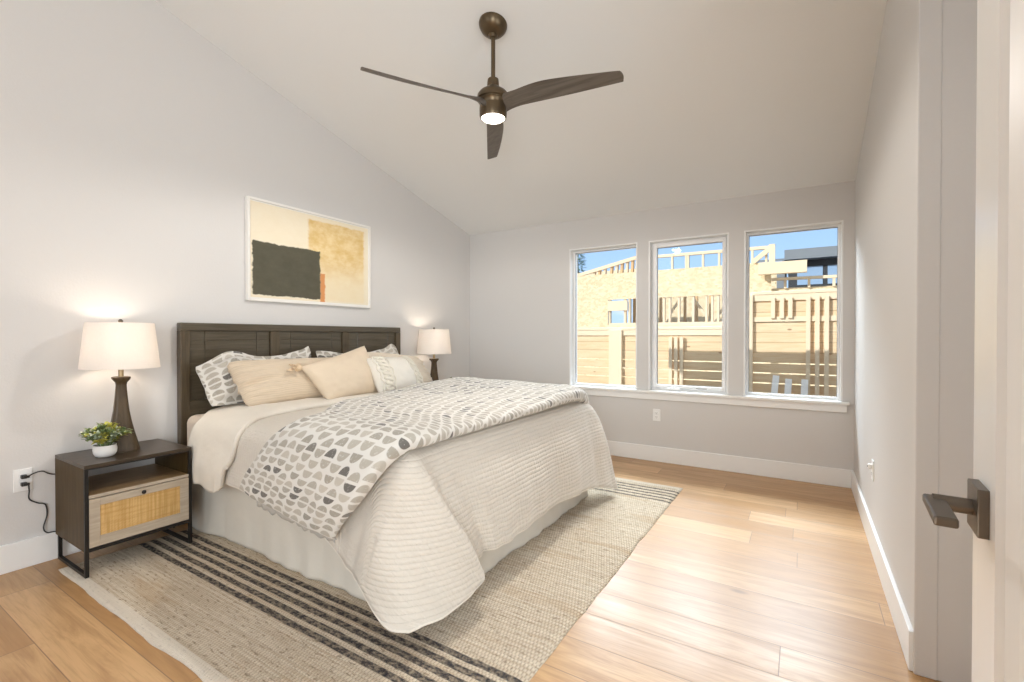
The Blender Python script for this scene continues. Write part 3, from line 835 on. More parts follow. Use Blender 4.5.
# quilt
def quilt():
    def row(x, hz, my=1.352, hy=1.335, top=0.712, fz=0.30):
        return [(x, hy, hz), (x, my, (hz + 0.69) / 2), (x, 1.410, 0.672), (x, 1.55, top), (x, 2.0, top + 0.008), (x, 2.4, top + 0.01),
                (x, 2.9, top + 0.008), (x, 3.22, top), (x, 3.372, 0.672), (x, 3.42, 0.5), (x, 3.44, fz)]
    C = [row(-2.98, 0.395, 1.392, 1.385), row(-2.65, 0.39, 1.380, 1.370), row(-2.25, 0.38, 1.357, 1.342), row(-1.90, 0.345)]
    r = row(-1.62, 0.235, 1.345, 1.305); r[1] = (-1.61, 1.335, 0.46); C.append(r)
    C.append([(-1.50, 1.285, 0.172), (-1.445, 1.325, 0.43), (-1.385, 1.405, 0.675), (-1.40, 1.58, 0.703), (-1.40, 2.0, 0.712), (-1.40, 2.4, 0.714), (-1.40, 2.9, 0.712),
              (-1.40, 3.2, 0.703), (-1.385, 3.365, 0.67), (-1.40, 3.41, 0.48), (-1.40, 3.44, 0.28)])
    C.append([(-1.40, 1.262, 0.122), (-1.335, 1.352, 0.31), (-1.275, 1.475, 0.505), (-1.325, 1.58, 0.53), (-1.315, 2.0, 0.54), (-1.32, 2.4, 0.54), (-1.31, 2.9, 0.54),
              (-1.315, 3.2, 0.53), (-1.285, 3.36, 0.50), (-1.31, 3.42, 0.40), (-1.34, 3.46, 0.24)])
    C.append([(-1.318, 1.252, 0.100), (-1.255, 1.395, 0.19), (-1.205, 1.575, 0.315), (-1.288, 1.65, 0.35), (-1.275, 2.0, 0.36), (-1.28, 2.4, 0.36), (-1.27, 2.9, 0.355),
              (-1.265, 3.18, 0.33), (-1.225, 3.36, 0.30), (-1.26, 3.44, 0.26), (-1.30, 3.48, 0.17)])
    C.append([(-1.250, 1.282, 0.096), (-1.200, 1.43, 0.100), (-1.175, 1.650, 0.140), (-1.272, 1.735, 0.180), (-1.255, 2.0, 0.182), (-1.265, 2.4, 0.190), (-1.25, 2.85, 0.178),
              (-1.225, 3.15, 0.135), (-1.175, 3.37, 0.075), (-1.22, 3.46, 0.10), (-1.27, 3.50, 0.10)])
    P = surface(C, 12, 10)
    N = normals(P); UV = arc_uv(P)
    ni, nj = len(P), len(P[0])
    ue = UV[60][0][0]
    for i in range(ni):                                   # stitching runs on round the hanging corner
        for j in range(nj):
            w = max(0.0, min(1.0, (i - 44) / 14)); w = w * w * (3 - 2 * w)
            if i < 60 and j > 20: w = 0.0
            u, v = UV[i][j]
            UV[i][j] = (u * (1 - w) + w * (ue + (0.69 - P[i][j].z) * 1.04), v)
    for i in range(ni):
        for j in range(nj):
            u, v = UV[i][j]
            p = P[i][j]
            hang = max(0.0, min(1.0, (0.69 - p.z) / 0.4))
            foot = 1.0 if i > 5 * 12 else 0.0
            side = 1.0 - foot
            d = 0.004 * nz(u * 5, v * 5, 1.0) + 0.0022 * nz(u * 14, v * 14, 2.0)
            d += foot * hang * (0.028 * nz(v * 5.2, u * 0.8, 5.0) + 0.024 * nz(v * 9.5, u * 1.2, 7.0) + 0.004 * nz(v * 26, u * 2.5, 4.0))
            d += side * hang * (0.010 * nz(u * 5, v * 1.0, 9.0))
            P[i][j] = p + N[i][j] * d
            if P[i][j].z < 0.06: P[i][j].z = 0.06
    b = MB(); b.grid(P, UV)
    # rounded hem cord
    o = b.build('quilt', M['quilt'], None, True, origin=(-2.2, 2.39, 0.70))
    solidify(o, 0.009, 0)
    tag(o, 'cream stitched quilt spread over the bed, its corner hanging at the foot', 'quilt')
    hem = [P[i][0] for i in range(ni)] + [P[-1][j] for j in range(1, nj)]
    b = MB(); b.tube(hem, 0.0055, 6)
    b.build('hem_binding', M['sheet'], o, True)
quilt()

# folded-back top sheet at the head end
def sheet():
    def row(x, xs, hx, hz, top):
        return [(hx, 1.345, hz), (hx + (xs - hx) * 0.4, 1.338, hz + 0.10), (hx + (xs - hx) * 0.8, 1.350, 0.53), (xs, 1.378, 0.655), (xs + (x - xs) * .15, 1.450, 0.712), (xs + (x - xs) * .7, 1.60, top), (x, 1.9, top + 0.008), (x, 2.6, top + 0.008),
                (x, 3.15, top), (x, 3.37, 0.69), (x, 3.42, 0.55), (x, 3.43, 0.42)]
    C = [row(-3.345, -3.075, -3.135, 0.365, 0.722), row(-3.13, -2.985, -3.02, 0.350, 0.738), row(-3.02, -2.90, -2.92, 0.358, 0.742), row(-2.92, -2.77, -2.80, 0.335, 0.744), row(-2.80, -2.63, -2.735, 0.355, 0.736), row(-2.76, -2.60, -2.71, 0.375, 0.722)]
    P = surface(C, 8, 8); N = normals(P); UV = arc_uv(P)
    for i, r in enumerate(P):
        for j, p in enumerate(r):
            u, v = UV[i][j]; hang = max(0, min(1, (0.72 - p.z) / 0.3))
            d = hang * (0.016 * nz(u * 5.5, v * 0.9, 3) + 0.008 * nz(u * 14, v * 2, 5)) + 0.005 * nz(u * 6, v * 6, 11) + (1 - hang) * 0.006 * nz(u * 3 + v * 9, v * 4, 2)
            r[j] = p - N[i][j] * abs(d) if N[i][j].y > 0 and hang > 0.3 else p + N[i][j] * d
    b = MB(); b.grid(P, UV)
    o = b.build('top_sheet', M['sheet'], None, True, origin=(-3.0, 2.39, 0.71))
    solidify(o, 0.026, 0)
    tag(o, 'smooth cream top sheet folded back across the head of the bed', 'sheet')
sheet()

# duvet folded across the foot half
def duvet():
    st = [  # head-side edge, foot-side edge, normal, thickness
        ((-2.400, 1.308, .425), (-1.670, 1.296, .345), (0, -1, .1), .014),
        ((-2.395, 1.305, .440), (-1.655, 1.292, .365), (0, -1, .1), .050),
        ((-2.325, 1.308, .520), (-1.590, 1.290, .440), (0, -1, .12), .066),
        ((-2.245, 1.322, .605), (-1.490, 1.298, .540), (0, -1, .2), .078),
        ((-2.165, 1.352, .690), (-1.405, 1.335, .655), (0, -.8, .6), .088),
        ((-2.135, 1.425, .728), (-1.365, 1.415, .712), (0, -.35, .95), .085),
        ((-2.20, 1.56, .730), (-1.345, 1.55, .722), (0, 0, 1), .080),
        ((-2.50, 1.95, .730), (-1.345, 1.95, .724), (0, 0, 1), .078),
        ((-2.63, 2.4, .730), (-1.345, 2.4, .726), (0, 0, 1), .082),
        ((-2.66, 2.85, .738), (-1.345, 2.85, .726), (0, 0, 1), .105),
        ((-2.62, 3.12, .735), (-1.345, 3.08, .720), (0, .15, 1), .130),
        ((-2.58, 3.34, .690), (-1.375, 3.22, .690), (0, .6, .8), .140),
        ((-2.56, 3.44, .60), (-1.41, 3.31, .62), (0, 1, .2), .120),
        ((-2.55, 3.48, .48), (-1.47, 3.42, .50), (0, 1, 0), .060),
        ((-2.55, 3.48, .44), (-1.48, 3.42, .47), (0, 1, 0), .012)]
    A = spline([s[0] for s in st], 6); B = spline([s[1] for s in st], 6); Nn = spline([s[2] for s in st], 6)
    T = spline([(s[3], 0, 0) for s in st], 6)
    K = 84; P = []; UV = []; vv = 0
    for i in range(len(A)):
        a, c, n, th = A[i], B[i], Nn[i].normalized(), T[i].x
        w = c - a; wl = w.length; wd = w / wl
        n = (n - wd * n.dot(wd)).normalized(); mid = (a + c) / 2
        if i: vv += ((mid - pm).length)
        pm = mid
        row = []; uv = []; ul = 0; prev = None
        for k in range(K):
            an = 2 * math.pi * k / K
            cx, sx = math.cos(an), math.sin(an)
            ex = math.copysign(abs(cx) ** 0.32, cx); ey = math.copysign(abs(sx) ** 0.62, sx)
            p = mid - wd * ex * wl / 2 + n * (th / 2 + ey * th / 2)
            if ey > 0:
                uu = ex * wl / 2
                p += n * ey * (0.014 * nz(uu * 4.5, vv * 4.5, 3) + 0.009 * nz(uu * 11, vv * 11, 6) + 0.012 * nz(uu * 1.6, vv * 3.2, 8))
            p += wd * (0.010 * nz(vv * 6, 3.0 + (ex > 0), 2))
            if prev is not None: ul += (p - prev).length
            prev = p
            row.append(p); uv.append((ul, vv))
        uv.append((ul + (row[0] - row[-1]).length, vv))
        P.append(row); UV.append(uv)
    b = MB()
    V = [[b.bm.verts.new(p) for p in r] for r in P]
    for i in range(len(P) - 1):
        for k in range(K):
            k2 = (k + 1) % K
            f = b.bm.faces.new((V[i][k], V[i][k2], V[i + 1][k2], V[i + 1][k]))
            for lp, q in zip(f.loops, (UV[i][k], UV[i][k + 1], UV[i + 1][k + 1], UV[i + 1][k])): lp[b.uvl].uv = q
    b.bm.faces.new(list(reversed(V[0]))); b.bm.faces.new(V[-1])
    o = b.build('duvet', M['print'], None, True, origin=(-2.0, 2.4, 0.74))
    tag(o, 'white duvet with grey half-moon print folded across the foot half of the bed', 'duvet')
    # frilled under layer showing below the hanging end
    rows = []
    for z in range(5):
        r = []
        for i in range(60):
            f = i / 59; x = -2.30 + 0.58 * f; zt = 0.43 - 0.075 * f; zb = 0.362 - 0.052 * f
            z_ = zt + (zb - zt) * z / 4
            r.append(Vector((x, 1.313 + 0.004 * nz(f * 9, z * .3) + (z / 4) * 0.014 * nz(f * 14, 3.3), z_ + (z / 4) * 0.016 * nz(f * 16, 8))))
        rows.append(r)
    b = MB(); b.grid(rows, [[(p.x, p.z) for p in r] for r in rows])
    u = b.build('under_layer', M['shaded_layer'], o, True); solidify(u, 0.01, 0); u['label'] = 'underside of the duvet with shade put into its grey-beige colour'
duvet()

# pillows ----------------------------------------------------------
def pillow(name, TL, TR, BR, BL, th, mat, label, cat, nu=44, nv=32, pinch=0.045, flange=0.0, wr=0.006, group=None, seed=0, sag=None, ruche=0.0, pw_=0.5, rnd=0.05):
    TL, TR, BR, BL = map(Vector, (TL, TR, BR, BL))
    n = ((TR - TL + BR - BL).cross(BL - TL + BR - TR)).normalized()
    if n.x < 0: n = -n
    c = (TL + TR + BR + BL) / 4
    W = ((TR - TL).length + (BR - BL).length) / 2; H = ((BL - TL).length + (BR - TR).length) / 2
    def base(s, t):  # s,t in 0..1, from the top left corner
        return (TL * (1 - s) + TR * s) * (1 - t) + (BL * (1 - s) + BR * s) * t
    fu, fv = flange / W, flange / H
    sides = []
    for sg in (1, -1):
        P = []; UV = []
        for j in range(nv + 1):
            row = []; uv = []
            for i in range(nu + 1):
                x = 2 * i / nu - 1; y = 2 * j / nv - 1
                s = (x * (1 - pinch * (1 - y * y) * (x * x)) + 1) / 2; t = (y * (1 - pinch * 1.2 * (1 - x * x) * (y * y)) + 1) / 2
                xi = min(1.0, abs(x) / (1 - 2 * fu)) if fu else abs(x); yi = min(1.0, abs(y) / (1 - 2 * fv)) if fv else abs(y)
                h = ((1 - xi ** 2.4) * (1 - yi ** 2.2)); h = max(0, h) ** pw_
                rc_ = 1 - rnd * (abs(x) ** 5) * (abs(y) ** 5)
                s = 0.5 + (s - 0.5) * rc_; t = 0.5 + (t - 0.5) * rc_
                p = base(s, t)
                if sag: p = p + Vector(sag(s, t))
                wv = wr * (nz(x * 2.4 + seed, y * 2.4, seed) + 0.6 * nz(x * 6 + seed, y * 6, seed + 3))
                if ruche: wv += ruche * (abs(x) ** 3) * nz(y * 11 + 0.8 * x, seed + 5.0, x * 0.7)
                edge = 0.004 + 0.006 * nz(x * 3 + seed, y * 3, 9)*(1 if fu else 0)
                row.append(p + n * (sg * (0.003 + th / 2 * h) + wv * (0.4 + h) + (edge if fu else 0)))
                uv.append((s * W + seed * 0.37, t * H + seed * 0.21))
            P.append(row); UV.append(uv)
        sides.append((P, UV))
    b = MB()
    Vf = b.grid(*sides[0]); Vb = b.grid(*sides[1], flip=True)
    loop = lambda V: [V[0][i] for i in range(nu)] + [V[j][nu] for j in range(nv)] + [V[nv][i] for i in range(nu, 0, -1)] + [V[j][0] for j in range(nv, 0, -1)]
    a, d = loop(Vf), loop(Vb); q = len(a)
    for i in range(q): b.bm.faces.new((a[i], d[i], d[(i + 1) % q], a[(i + 1) % q]))
    zmin = min(v.co.z for v in b.bm.verts)
    o = b.build(name, mat, None, True, origin=(c.x, c.y, zmin))
    tag(o, label, cat, group)
    o_front = sides[0][0]
    return o, o_front, n

ear = lambda s, t: (0, 0, (1 - t) * (0.075 * math.exp(-((s - 0.27) / 0.16) ** 2) - 0.012 * math.exp(-((s - 0.70) / 0.15) ** 2) + 0.03 * math.exp(-((s - 1.0) / 0.06) ** 2)))
pillow('pillow_sham', (-3.285, 1.455, 1.005), (-3.315, 2.315, 1.115), (-3.150, 2.29, .755), (-3.155, 1.495, .755), .19, M['print'],
       'half-moon printed pillow sham nearest the near nightstand, leaning on the headboard', 'pillow', flange=0.045, seed=1, sag=ear, group='printed shams', wr=0.012)
pillow('pillow_sham', (-3.315, 2.345, 1.075), (-3.315, 3.235, 1.075), (-3.150, 3.28, .755), (-3.150, 2.36, .755), .17, M['print'],
       'half-moon printed pillow sham half hidden behind the square beige cushion', 'pillow', flange=0.045, seed=2, sag=lambda s, t: (0, 0, (1 - t) * (0.02 * math.cos(s * 7) + 0.045 * math.exp(-((s - 0.93) / 0.07) ** 2))), group='printed shams', wr=0.012)
pillow('throw_pillow', (-3.165, 1.590, 1.035), (-3.175, 2.47, 1.030), (-2.985, 2.46, .752), (-2.995, 1.64, .755), .22, M['knit'],
       'long beige gathered pillow in front of the near printed sham', 'pillow', seed=3, ruche=0.075, pinch=0.015, rnd=0.05, group='gathered beige pillows')
pillow('throw_pillow', (-3.175, 2.66, 1.075), (-3.165, 3.345, 1.005), (-3.02, 3.44, .755), (-2.985, 2.58, .755), .22, M['knit_pale'],
       'long pale gathered pillow behind the white cable cushion, by the far lamp', 'pillow', seed=4, ruche=0.05, pinch=0.015, rnd=0.05, group='gathered beige pillows')
sq, F, n_ = pillow('cushion', (-2.955, 1.978, .994), (-3.075, 2.655, 1.135), (-2.885, 2.645, .742), (-2.845, 2.130, .742), .17, M['square'],
       'square beige linen cushion with a corner tassel in the middle of the bed', 'cushion', seed=5, pinch=0.06, wr=0.008, rnd=0.03)
# corner tassels: a knot and a tuft of yarn
def tassel(parent, p, d, k_=1.7):
    p = Vector(p); d = Vector(d).normalized()
    b = MB(); b.lathe([(r * k_, z * k_) for r, z in ((0.004, 0), (0.014, 0.004), (0.018, 0.013), (0.013, 0.022), (0.009, 0.025))], p, 12, d.to_track_quat('Z', 'X').to_matrix())
    for k in range(22):
        a = 2 * math.pi * k / 22; s = Vector((math.cos(a) * .7, math.sin(a) * .5, math.sin(a) * .8 + .2 * math.sin(a * 3))) * k_
        e = p + d * (0.046 + 0.010 * math.sin(k * 5)) * k_ + s * 0.017
        b.tube([p + d * 0.022 * k_ + s * 0.005, p + d * 0.034 * k_ + s * 0.014, e], 0.0042, 5)
    return b.build('tassel', M['tassel'], parent, True)
tassel(sq, (-2.950, 1.986, .990), (0.15, -1, 0.05))
wq, F, n_ = pillow('cushion', (-2.955, 2.555, 1.035), (-2.985, 3.055, 1.015), (-2.80, 3.085, .748), (-2.755, 2.525, .750), .18, M['white_knit'],
       'white cushion with raised cable-knit braids in front of the pale pillow', 'cushion', seed=6, pinch=0.04, wr=0.006, rnd=0.05)
def braid(x0, amp, ph, r):
    pts = []
    nv, nu = len(F) - 1, len(F[0]) - 1
    for k in range(64):
        t = 0.04 + 0.92 * k / 63
        s = x0 + amp * math.sin(t * 26 + ph)
        j = t * nv; i = s * nu
        j0, i0 = int(j), int(i); fj, fi = j - j0, i - i0
        p = (F[j0][i0] * (1 - fi) + F[j0][i0 + 1] * fi) * (1 - fj) + (F[j0 + 1][i0] * (1 - fi) + F[j0 + 1][i0 + 1] * fi) * fj
        pts.append(p + n_ * (0.003 + 0.005 * math.cos(t * 26 + ph)))
    return pts
for x0 in (0.16, 0.84):
    b = MB()
    for ph in (0, math.pi): b.tube(braid(x0, 0.060, ph, 0), 0.012, 8)
    for dx in (-0.105, 0.105): b.tube(braid(x0 + dx, 0.008, dx, 0), 0.007, 6)
    b.build('cable_braid', M['cable'], wq, True)

# ------------------------------------------------------------------ nightstands
def nightstand(x0, y0, label):
    """x0 = back, y0 = near side"""
    W, Dp, H, Zb = 0.476, 0.428, 0.566, 0.138
    G = 0.0115
    x1, y1 = x0 + Dp, y0 + W; th = 0.018
    t = thing('nightstand', label, 'nightstand', ((x0 + x1) / 2, (y0 + y1) / 2, 0.0), 'matching nightstands')
    fr = 0.016
    b = MB(); b.box(x0, x1, y0, y1, H - th, H, 0.0015); b.build('top_panel', M['cab_top'], t)
    for a in (y0, y1 - th):
        b = MB(); b.box(x0, x1 - fr, a, a + th, Zb, H - th, 0.001); b.build('side_panel', M['cab'], t)
    b = MB(); b.box(x0 + 0.004, x1 - 0.006, y0 + th, y1 - th, 0.398, 0.414, 0.001); s = b.build('shelf', M['shelf_wood'], t)
    b = MB(); b.box(x1 - 0.006, x1 - 0.001, y0 + fr, y1 - fr, 0.398, 0.414, 0.001); b.build('shelf_edge', M['drawer_wood'], s)
    b = MB(); b.box(x0 + 0.004, x1 - fr, y0 + th, y1 - th, Zb, Zb + 0.014); b.build('bottom_panel', M['cab'], t)
    b = MB(); b.box(x0 + 0.004, x0 + 0.012, y0 + th, y1 - th, Zb + 0.014, 0.398); b.build('back_panel', M['cab'], t)
    # black metal front frame with sled legs
    b = MB()
    for a in (y0 - 0.0, y1 - fr):
        b.box(x1 - fr, x1 + 0.001, a, a + fr, G, H - th, 0.001)
    b.box(x1 - fr, x1 + 0.001, y0 + fr, y1 - fr, H - th - 0.006, H - th, 0.001)
    b.box(x1 - fr, x1 + 0.001, y0 + fr, y1 - fr, Zb - 0.004, Zb + 0.012, 0.001)
    b.build('front_frame', M['black_metal'], t)
    for a in (y0 + 0.0005, y1 - fr - 0.0005):
        b = MB(); b.box(x0 + 0.03, x0 + 0.03 + fr, a, a + fr, G, Zb, 0.001); b.box(x0 + 0.03 + fr, x1 - fr, a, a + fr, G, G + fr, 0.001)
        b.build('leg', M['black_metal'], t)
    ya, yb, za, zb = y0 + fr + 0.001, y1 - fr - 0.001, Zb + 0.016, 0.394
    d = MB(); m = 0.043; xa, xb = x1 - 0.016, x1 + 0.002
    d.box(xa, xb, ya, ya + m, za, zb, 0.0015); d.box(xa, xb, yb - m, yb, za, zb, 0.0015)
    d.box(xa, xb, ya + m, yb - m, zb - 0.037, zb, 0.0015); d.box(xa, xb, ya + m, yb - m, za, za + 0.050, 0.0015)
    dr = d.build('drawer', M['drawer_wood'], t)
    b = MB(); b.box(xa + 0.002, xb - 0.006, ya + m, yb - m, za + 0.050, zb - 0.037); b.build('cane_panel', M['cane'], dr)
    b = MB(); b.lathe([(0.004, 0), (0.004, 0.010), (0.0095, 0.013), (0.0105, 0.018), (0.007, 0.023), (0.0, 0.024)], (xb, (ya + yb) / 2, zb - 0.018), 18, Matrix.Rotation(R(90), 3, 'Y'))
    b.build('knob', M['black_metal'], dr, True)
    return t
NX0, NY0 = XL + 0.024, 0.848
ns = nightstand(NX0, NY0, 'dark nightstand with cane drawer nearer the camera, beside the bed on the rug corner')
off = Vector((0, 3.71 - 1.086, 0))
copy_thing(ns, Vector(ns.location) + off, 'dark nightstand on the far side of the bed, hidden behind the bedding')

# ------------------------------------------------------------------ table lamps
def lamp(x, y, z, label):
    t = thing('table_lamp', label, 'lamp', (x, y, z), 'bedside lamps')
    # three-sided flared body
    prof = [(0.094, 0.0), (0.094, 0.010), (0.084, 0.045), (0.068, 0.10), (0.053, 0.16), (0.042, 0.22), (0.035, 0.28), (0.030, 0.335), (0.028, 0.365), (0.031, 0.380), (0.046, 0.396), (0.049, 0.402), (0.049, 0.410), (0.040, 0.412)]
    b = MB(); n = 48; rings = []
    for r, zz in prof:
        ring = []
        for i in range(n):
            a = 2 * math.pi * i / n + R(20)
            k = 1.0
            c_ = math.cos(a) ; s_ = math.sin(a)
            pw2 = 5.0
            k = 0.93 / ((abs(c_) ** pw2 + abs(s_) ** pw2) ** (1 / pw2))
            k = min(k, 1.12)
            ring.append(b.bm.verts.new(Vector((x + r * 0.90 * k * math.cos(a + R(-12)), y + r * 0.90 * k * math.sin(a + R(-12)), z + zz))))
        rings.append(ring)
    for p, q in zip(rings, rings[1:]):
        for i in range(n): b.bm.faces.new((p[i], p[(i + 1) % n], q[(i + 1) % n], q[i]))
    b.bm.faces.new(list(reversed(rings[0]))); b.bm.faces.new(rings[-1])
    b.build('lamp_base', M['lamp_wood'], t, True, angle=50)
    b = MB(); b.lathe([(0.012, 0.412), (0.012, 0.47), (0.018, 0.475), (0.018, 0.53), (0.010, 0.535)], (x, y, z), 16)
    b.build('socket', M['brass'], t, True, angle=40)
    b = MB(); b.lathe([(0.0, 0.525), (0.014, 0.532), (0.022, 0.555), (0.028, 0.58), (0.024, 0.605), (0.012, 0.62), (0.0, 0.623)], (x, y, z), 16)
    b.build('bulb', M['bulb'], t, True)
    zb, zt = 0.460, 0.712
    rb, rt = 0.178, 0.152
    b = MB(); N_ = 64
    prof = [(rb, zb), (rb + (rt - rb) * 0.5, (zb + zt) / 2), (rt, zt), (rt - 0.003, zt), (rb - 0.003 + (rt - rb) * 0.5, (zb + zt) / 2), (rb - 0.003, zb), (rb, zb)]
    rings = [[b.bm.verts.new((x + r * math.cos(2 * math.pi * i / N_), y + r * math.sin(2 * math.pi * i / N_), z + q)) for i in range(N_)] for r, q in prof[:-1]]
    rings.append(rings[0])
    for p, q in zip(rings, rings[1:]):
        for i in range(N_): b.bm.faces.new((p[i], p[(i + 1) % N_], q[(i + 1) % N_], q[i]))
    sh = b.build('lamp_shade', M['shade'], t, True, angle=50)
    b = MB()
    for k in range(3):
        a = 2 * math.pi * k / 3 + 0.4
        b.tube([(x, y, z + zt - 0.012), (x + (rt - 0.003) * math.cos(a), y + (rt - 0.003) * math.sin(a), z + zt - 0.012)], 0.002, 6)
    for s in (-1, 1):
        b.tube(spline([(x, y + s * 0.018, z + 0.475), (x, y + s * 0.05, z + 0.56), (x, y + s * 0.04, z + 0.66), (x, y, z + zt - 0.012)], 6), 0.002, 6)
    b.build('harp', M['brass'], t, True)
    b = MB(); b.lathe([(0.004, zt - 0.012), (0.006, zt + 0.002), (0.011, zt + 0.006), (0.012, zt + 0.012), (0.007, zt + 0.020), (0.0, zt + 0.022)], (x, y, z), 14)
    b.build('finial', M['bronze'], t, True)
    return t
def lamp_light(x, y, z):
    l = bpy.data.lights.new('lamp_light', 'POINT'); l.energy = LAMP; l.color = (1.0, 0.87, 0.72); l.shadow_soft_size = 0.045
    o = bpy.data.objects.new('lamp_light', l); COL.objects.link(o); o.location = (x, y, z); return o
LX, LY, LZ = -3.250, 1.082, 0.566
lm = lamp(LX, LY, LZ, 'lit table lamp with flared dark base on the near nightstand behind the plant')
lamp_light(LX, LY, LZ + 0.60)
lm2 = copy_thing(lm, (LX, 3.71, LZ), 'lit table lamp on the far side of the bed near the wall corner')
lamp_light(LX, 3.71, LZ + 0.60)

# ------------------------------------------------------------------ potted plants
def leaf_geo(b, p, d, ln, wd, droop):
    d = d.normalized(); side = d.cross(Vector((0, 0, 1)))
    if side.length < 1e-3: side = Vector((1, 0, 0))
    side.normalize(); up = side.cross(d)
    rows = []
    for k, (f, w) in enumerate(((0, .15), (.25, .75), (.5, 1), (.75, .7), (1, .05))):
        c = p + d * ln * f - Vector((0, 0, 1)) * droop * f * f * ln
        rows.append([c - side * wd * w + up * wd * w * 0.35, c, c + side * wd * w + up * wd * w * 0.35])
    b.grid(rows)
def plant(name, c, pot_r, pot_h, label, spread, height, nstem, mats, seed, ell=1.0):
    random.seed(seed)
    t = thing(name, label, 'plant', c); c = Vector(c)
    b = MB(); prof = [(pot_r * .62, 0), (pot_r * .80, pot_h * .08), (pot_r * .98, pot_h * .35), (pot_r * 1.02, pot_h * .65), (pot_r * .94, pot_h * .92), (pot_r * .97, pot_h), (pot_r * .90, pot_h), (pot_r * .86, pot_h * .8)]
    prof = [(r_, z_) for r_, z_ in prof]
    b.lathe(prof, c, 32); b.build('pot', M['ceramic'], t, True, angle=50)
    groups = {k: MB() for k in mats}; stems = MB()
    for s in range(nstem):
        a = random.uniform(0, 2 * math.pi); tilt = random.uniform(0.15, 1.0)
        e = c + Vector((math.cos(a) * spread * tilt, math.sin(a) * spread * tilt * ell, pot_h + height * (1.05 - 0.55 * tilt) * random.uniform(0.75, 1.1)))
        p0 = c + Vector((math.cos(a) * pot_r * .4, math.sin(a) * pot_r * .4, pot_h * 0.8))
        pm = (p0 + e) / 2 + Vector((0, 0, height * 0.15))
        pts = spline([p0, pm, e], 4)
        stems.tube(pts, 0.0012, 5)
        mk = random.choice(mats)
        for q in range(2, len(pts)):
            for r_ in range(3):
                aa = random.uniform(0, 2 * math.pi)
                d = (pts[q] - pts[q - 1]).normalized() * 0.8 + Vector((math.cos(aa), math.sin(aa), random.uniform(-.2, .7)))
                leaf_geo(groups[mk], pts[q], d, random.uniform(.022, .038), random.uniform(.006, .010), random.uniform(.0, .5))
    stems.build('stem', M['leaf'], t, True)
    for k, g in groups.items(): g.build({'leaf': 'green_leaves', 'leaf_y': 'yellow_leaves', 'leaf_w': 'pale_leaves'}[k], M[k], t, True)
    return t
plant('potted_plant', (-3.150, 0.978, LZ), 0.050, 0.062, 'small leafy plant in a round white pot on the near nightstand', 0.115, 0.105, 60, ['leaf', 'leaf_w', 'leaf_y', 'leaf_y', 'leaf'], 3, 1.0)
plant('potted_plant', (-3.20, 3.93, LZ), 0.038, 0.06, 'tiny sprig of a plant showing over the duvet beside the far lamp', 0.05, 0.13, 12, ['leaf'], 5)

# ------------------------------------------------------------------ picture
PY0, PY1, PZ0, PZ1 = 1.880, 3.015, 1.466, 2.220
t = thing('wall_art', 'framed abstract painting of dark, ochre and cream blocks above the headboard', 'painting', (XL, (PY0 + PY1) / 2, PZ0))
fw = 0.018; fx = XL + 0.038
b = MB()
b.box(XL + 0.002, fx, PY0, PY0 + fw, PZ0, PZ1, 0.002); b.box(XL + 0.002, fx, PY1 - fw, PY1, PZ0, PZ1, 0.002)
b.box(XL + 0.002, fx, PY0 + fw, PY1 - fw, PZ0, PZ0 + fw, 0.002); b.box(XL + 0.002, fx, PY0 + fw, PY1 - fw, PZ1 - fw, PZ1, 0.002)
b.build('picture_frame', M['frame_white'], t)
b = MB(); b.box(XL + 0.004, fx - 0.014, PY0 + fw, PY1 - fw, PZ0 + fw, PZ1 - fw); b.build('mat_board', M['frame_white'], t)
b = MB(); m_ = 0.026
ya, yb, za, zb = PY0 + m_, PY1 - m_, PZ0 + m_, PZ1 - m_; xx = fx - 0.012
b.grid([[Vector((xx, ya, za)), Vector((xx, yb, za))], [Vector((xx, ya, zb)), Vector((xx, yb, zb))]], [[(0, 0), (1, 0)], [(0, 1), (1, 1)]])
o = b.build('canvas', M['art'], t); solidify(o, 0.002, 0)

# ------------------------------------------------------------------ ceiling fan
FX, FY = -1.560, 2.305
fz = zc(FY)
fan = thing('ceiling_fan', 'dark three-blade ceiling fan with a lit round lamp', 'ceiling fan', (FX, FY, fz))
ang = math.atan(SLOPE)
rot = Matrix.Rotation(-ang, 3, 'X')              # canopy square to the sloped ceiling
b = MB(); b.lathe([(0.084, 0.002), (0.084, -0.006), (0.081, -0.018), (0.068, -0.040), (0.046, -0.056), (0.028, -0.064), (0.0, -0.065)], (FX, FY, fz), 40, rot)
b.build('canopy', M['fan_metal'], fan, True, angle=50)
b = MB(); b.lathe([(0.0, -0.06), (0.022, -0.066), (0.028, -0.082), (0.022, -0.098), (0.0, -0.104)], (FX, FY, fz + 0.02), 20); b.lathe([(0.0125, 2.70), (0.0125, fz - 0.05)], (FX, FY, 0), 20)
b.build('downrod', M['fan_metal'], fan, True, angle=50)
b = MB(); b.lathe([(0.020, 2.722), (0.032, 2.716), (0.034, 2.700), (0.036, 2.672), (0.050, 2.658), (0.078, 2.640), (0.092, 2.622), (0.096, 2.604), (0.096, 2.594), (0.088, 2.590), (0.088, 2.584),
                   (0.084, 2.580), (0.078, 2.560), (0.076, 2.540), (0.074, 2.520)], (FX, FY, 0), 48)
b.build('motor_housing', M['fan_metal'], fan, True, angle=35)
b = MB(); b.lathe([(0.079, 2.558), (0.081, 2.540), (0.080, 2.500), (0.076, 2.488), (0.070, 2.486), (0.070, 2.52)], (FX, FY, 0), 48)
ring_ = b.build('light_ring', M['fan_metal'], fan, True, angle=40)
b = MB(); b.lathe([(0.0695, 2.500), (0.0695, 2.490), (0.060, 2.481), (0.040, 2.476), (0.0, 2.474)], (FX, FY, 0), 48)
b.build('diffuser', M['fan_glow'], fan, True)
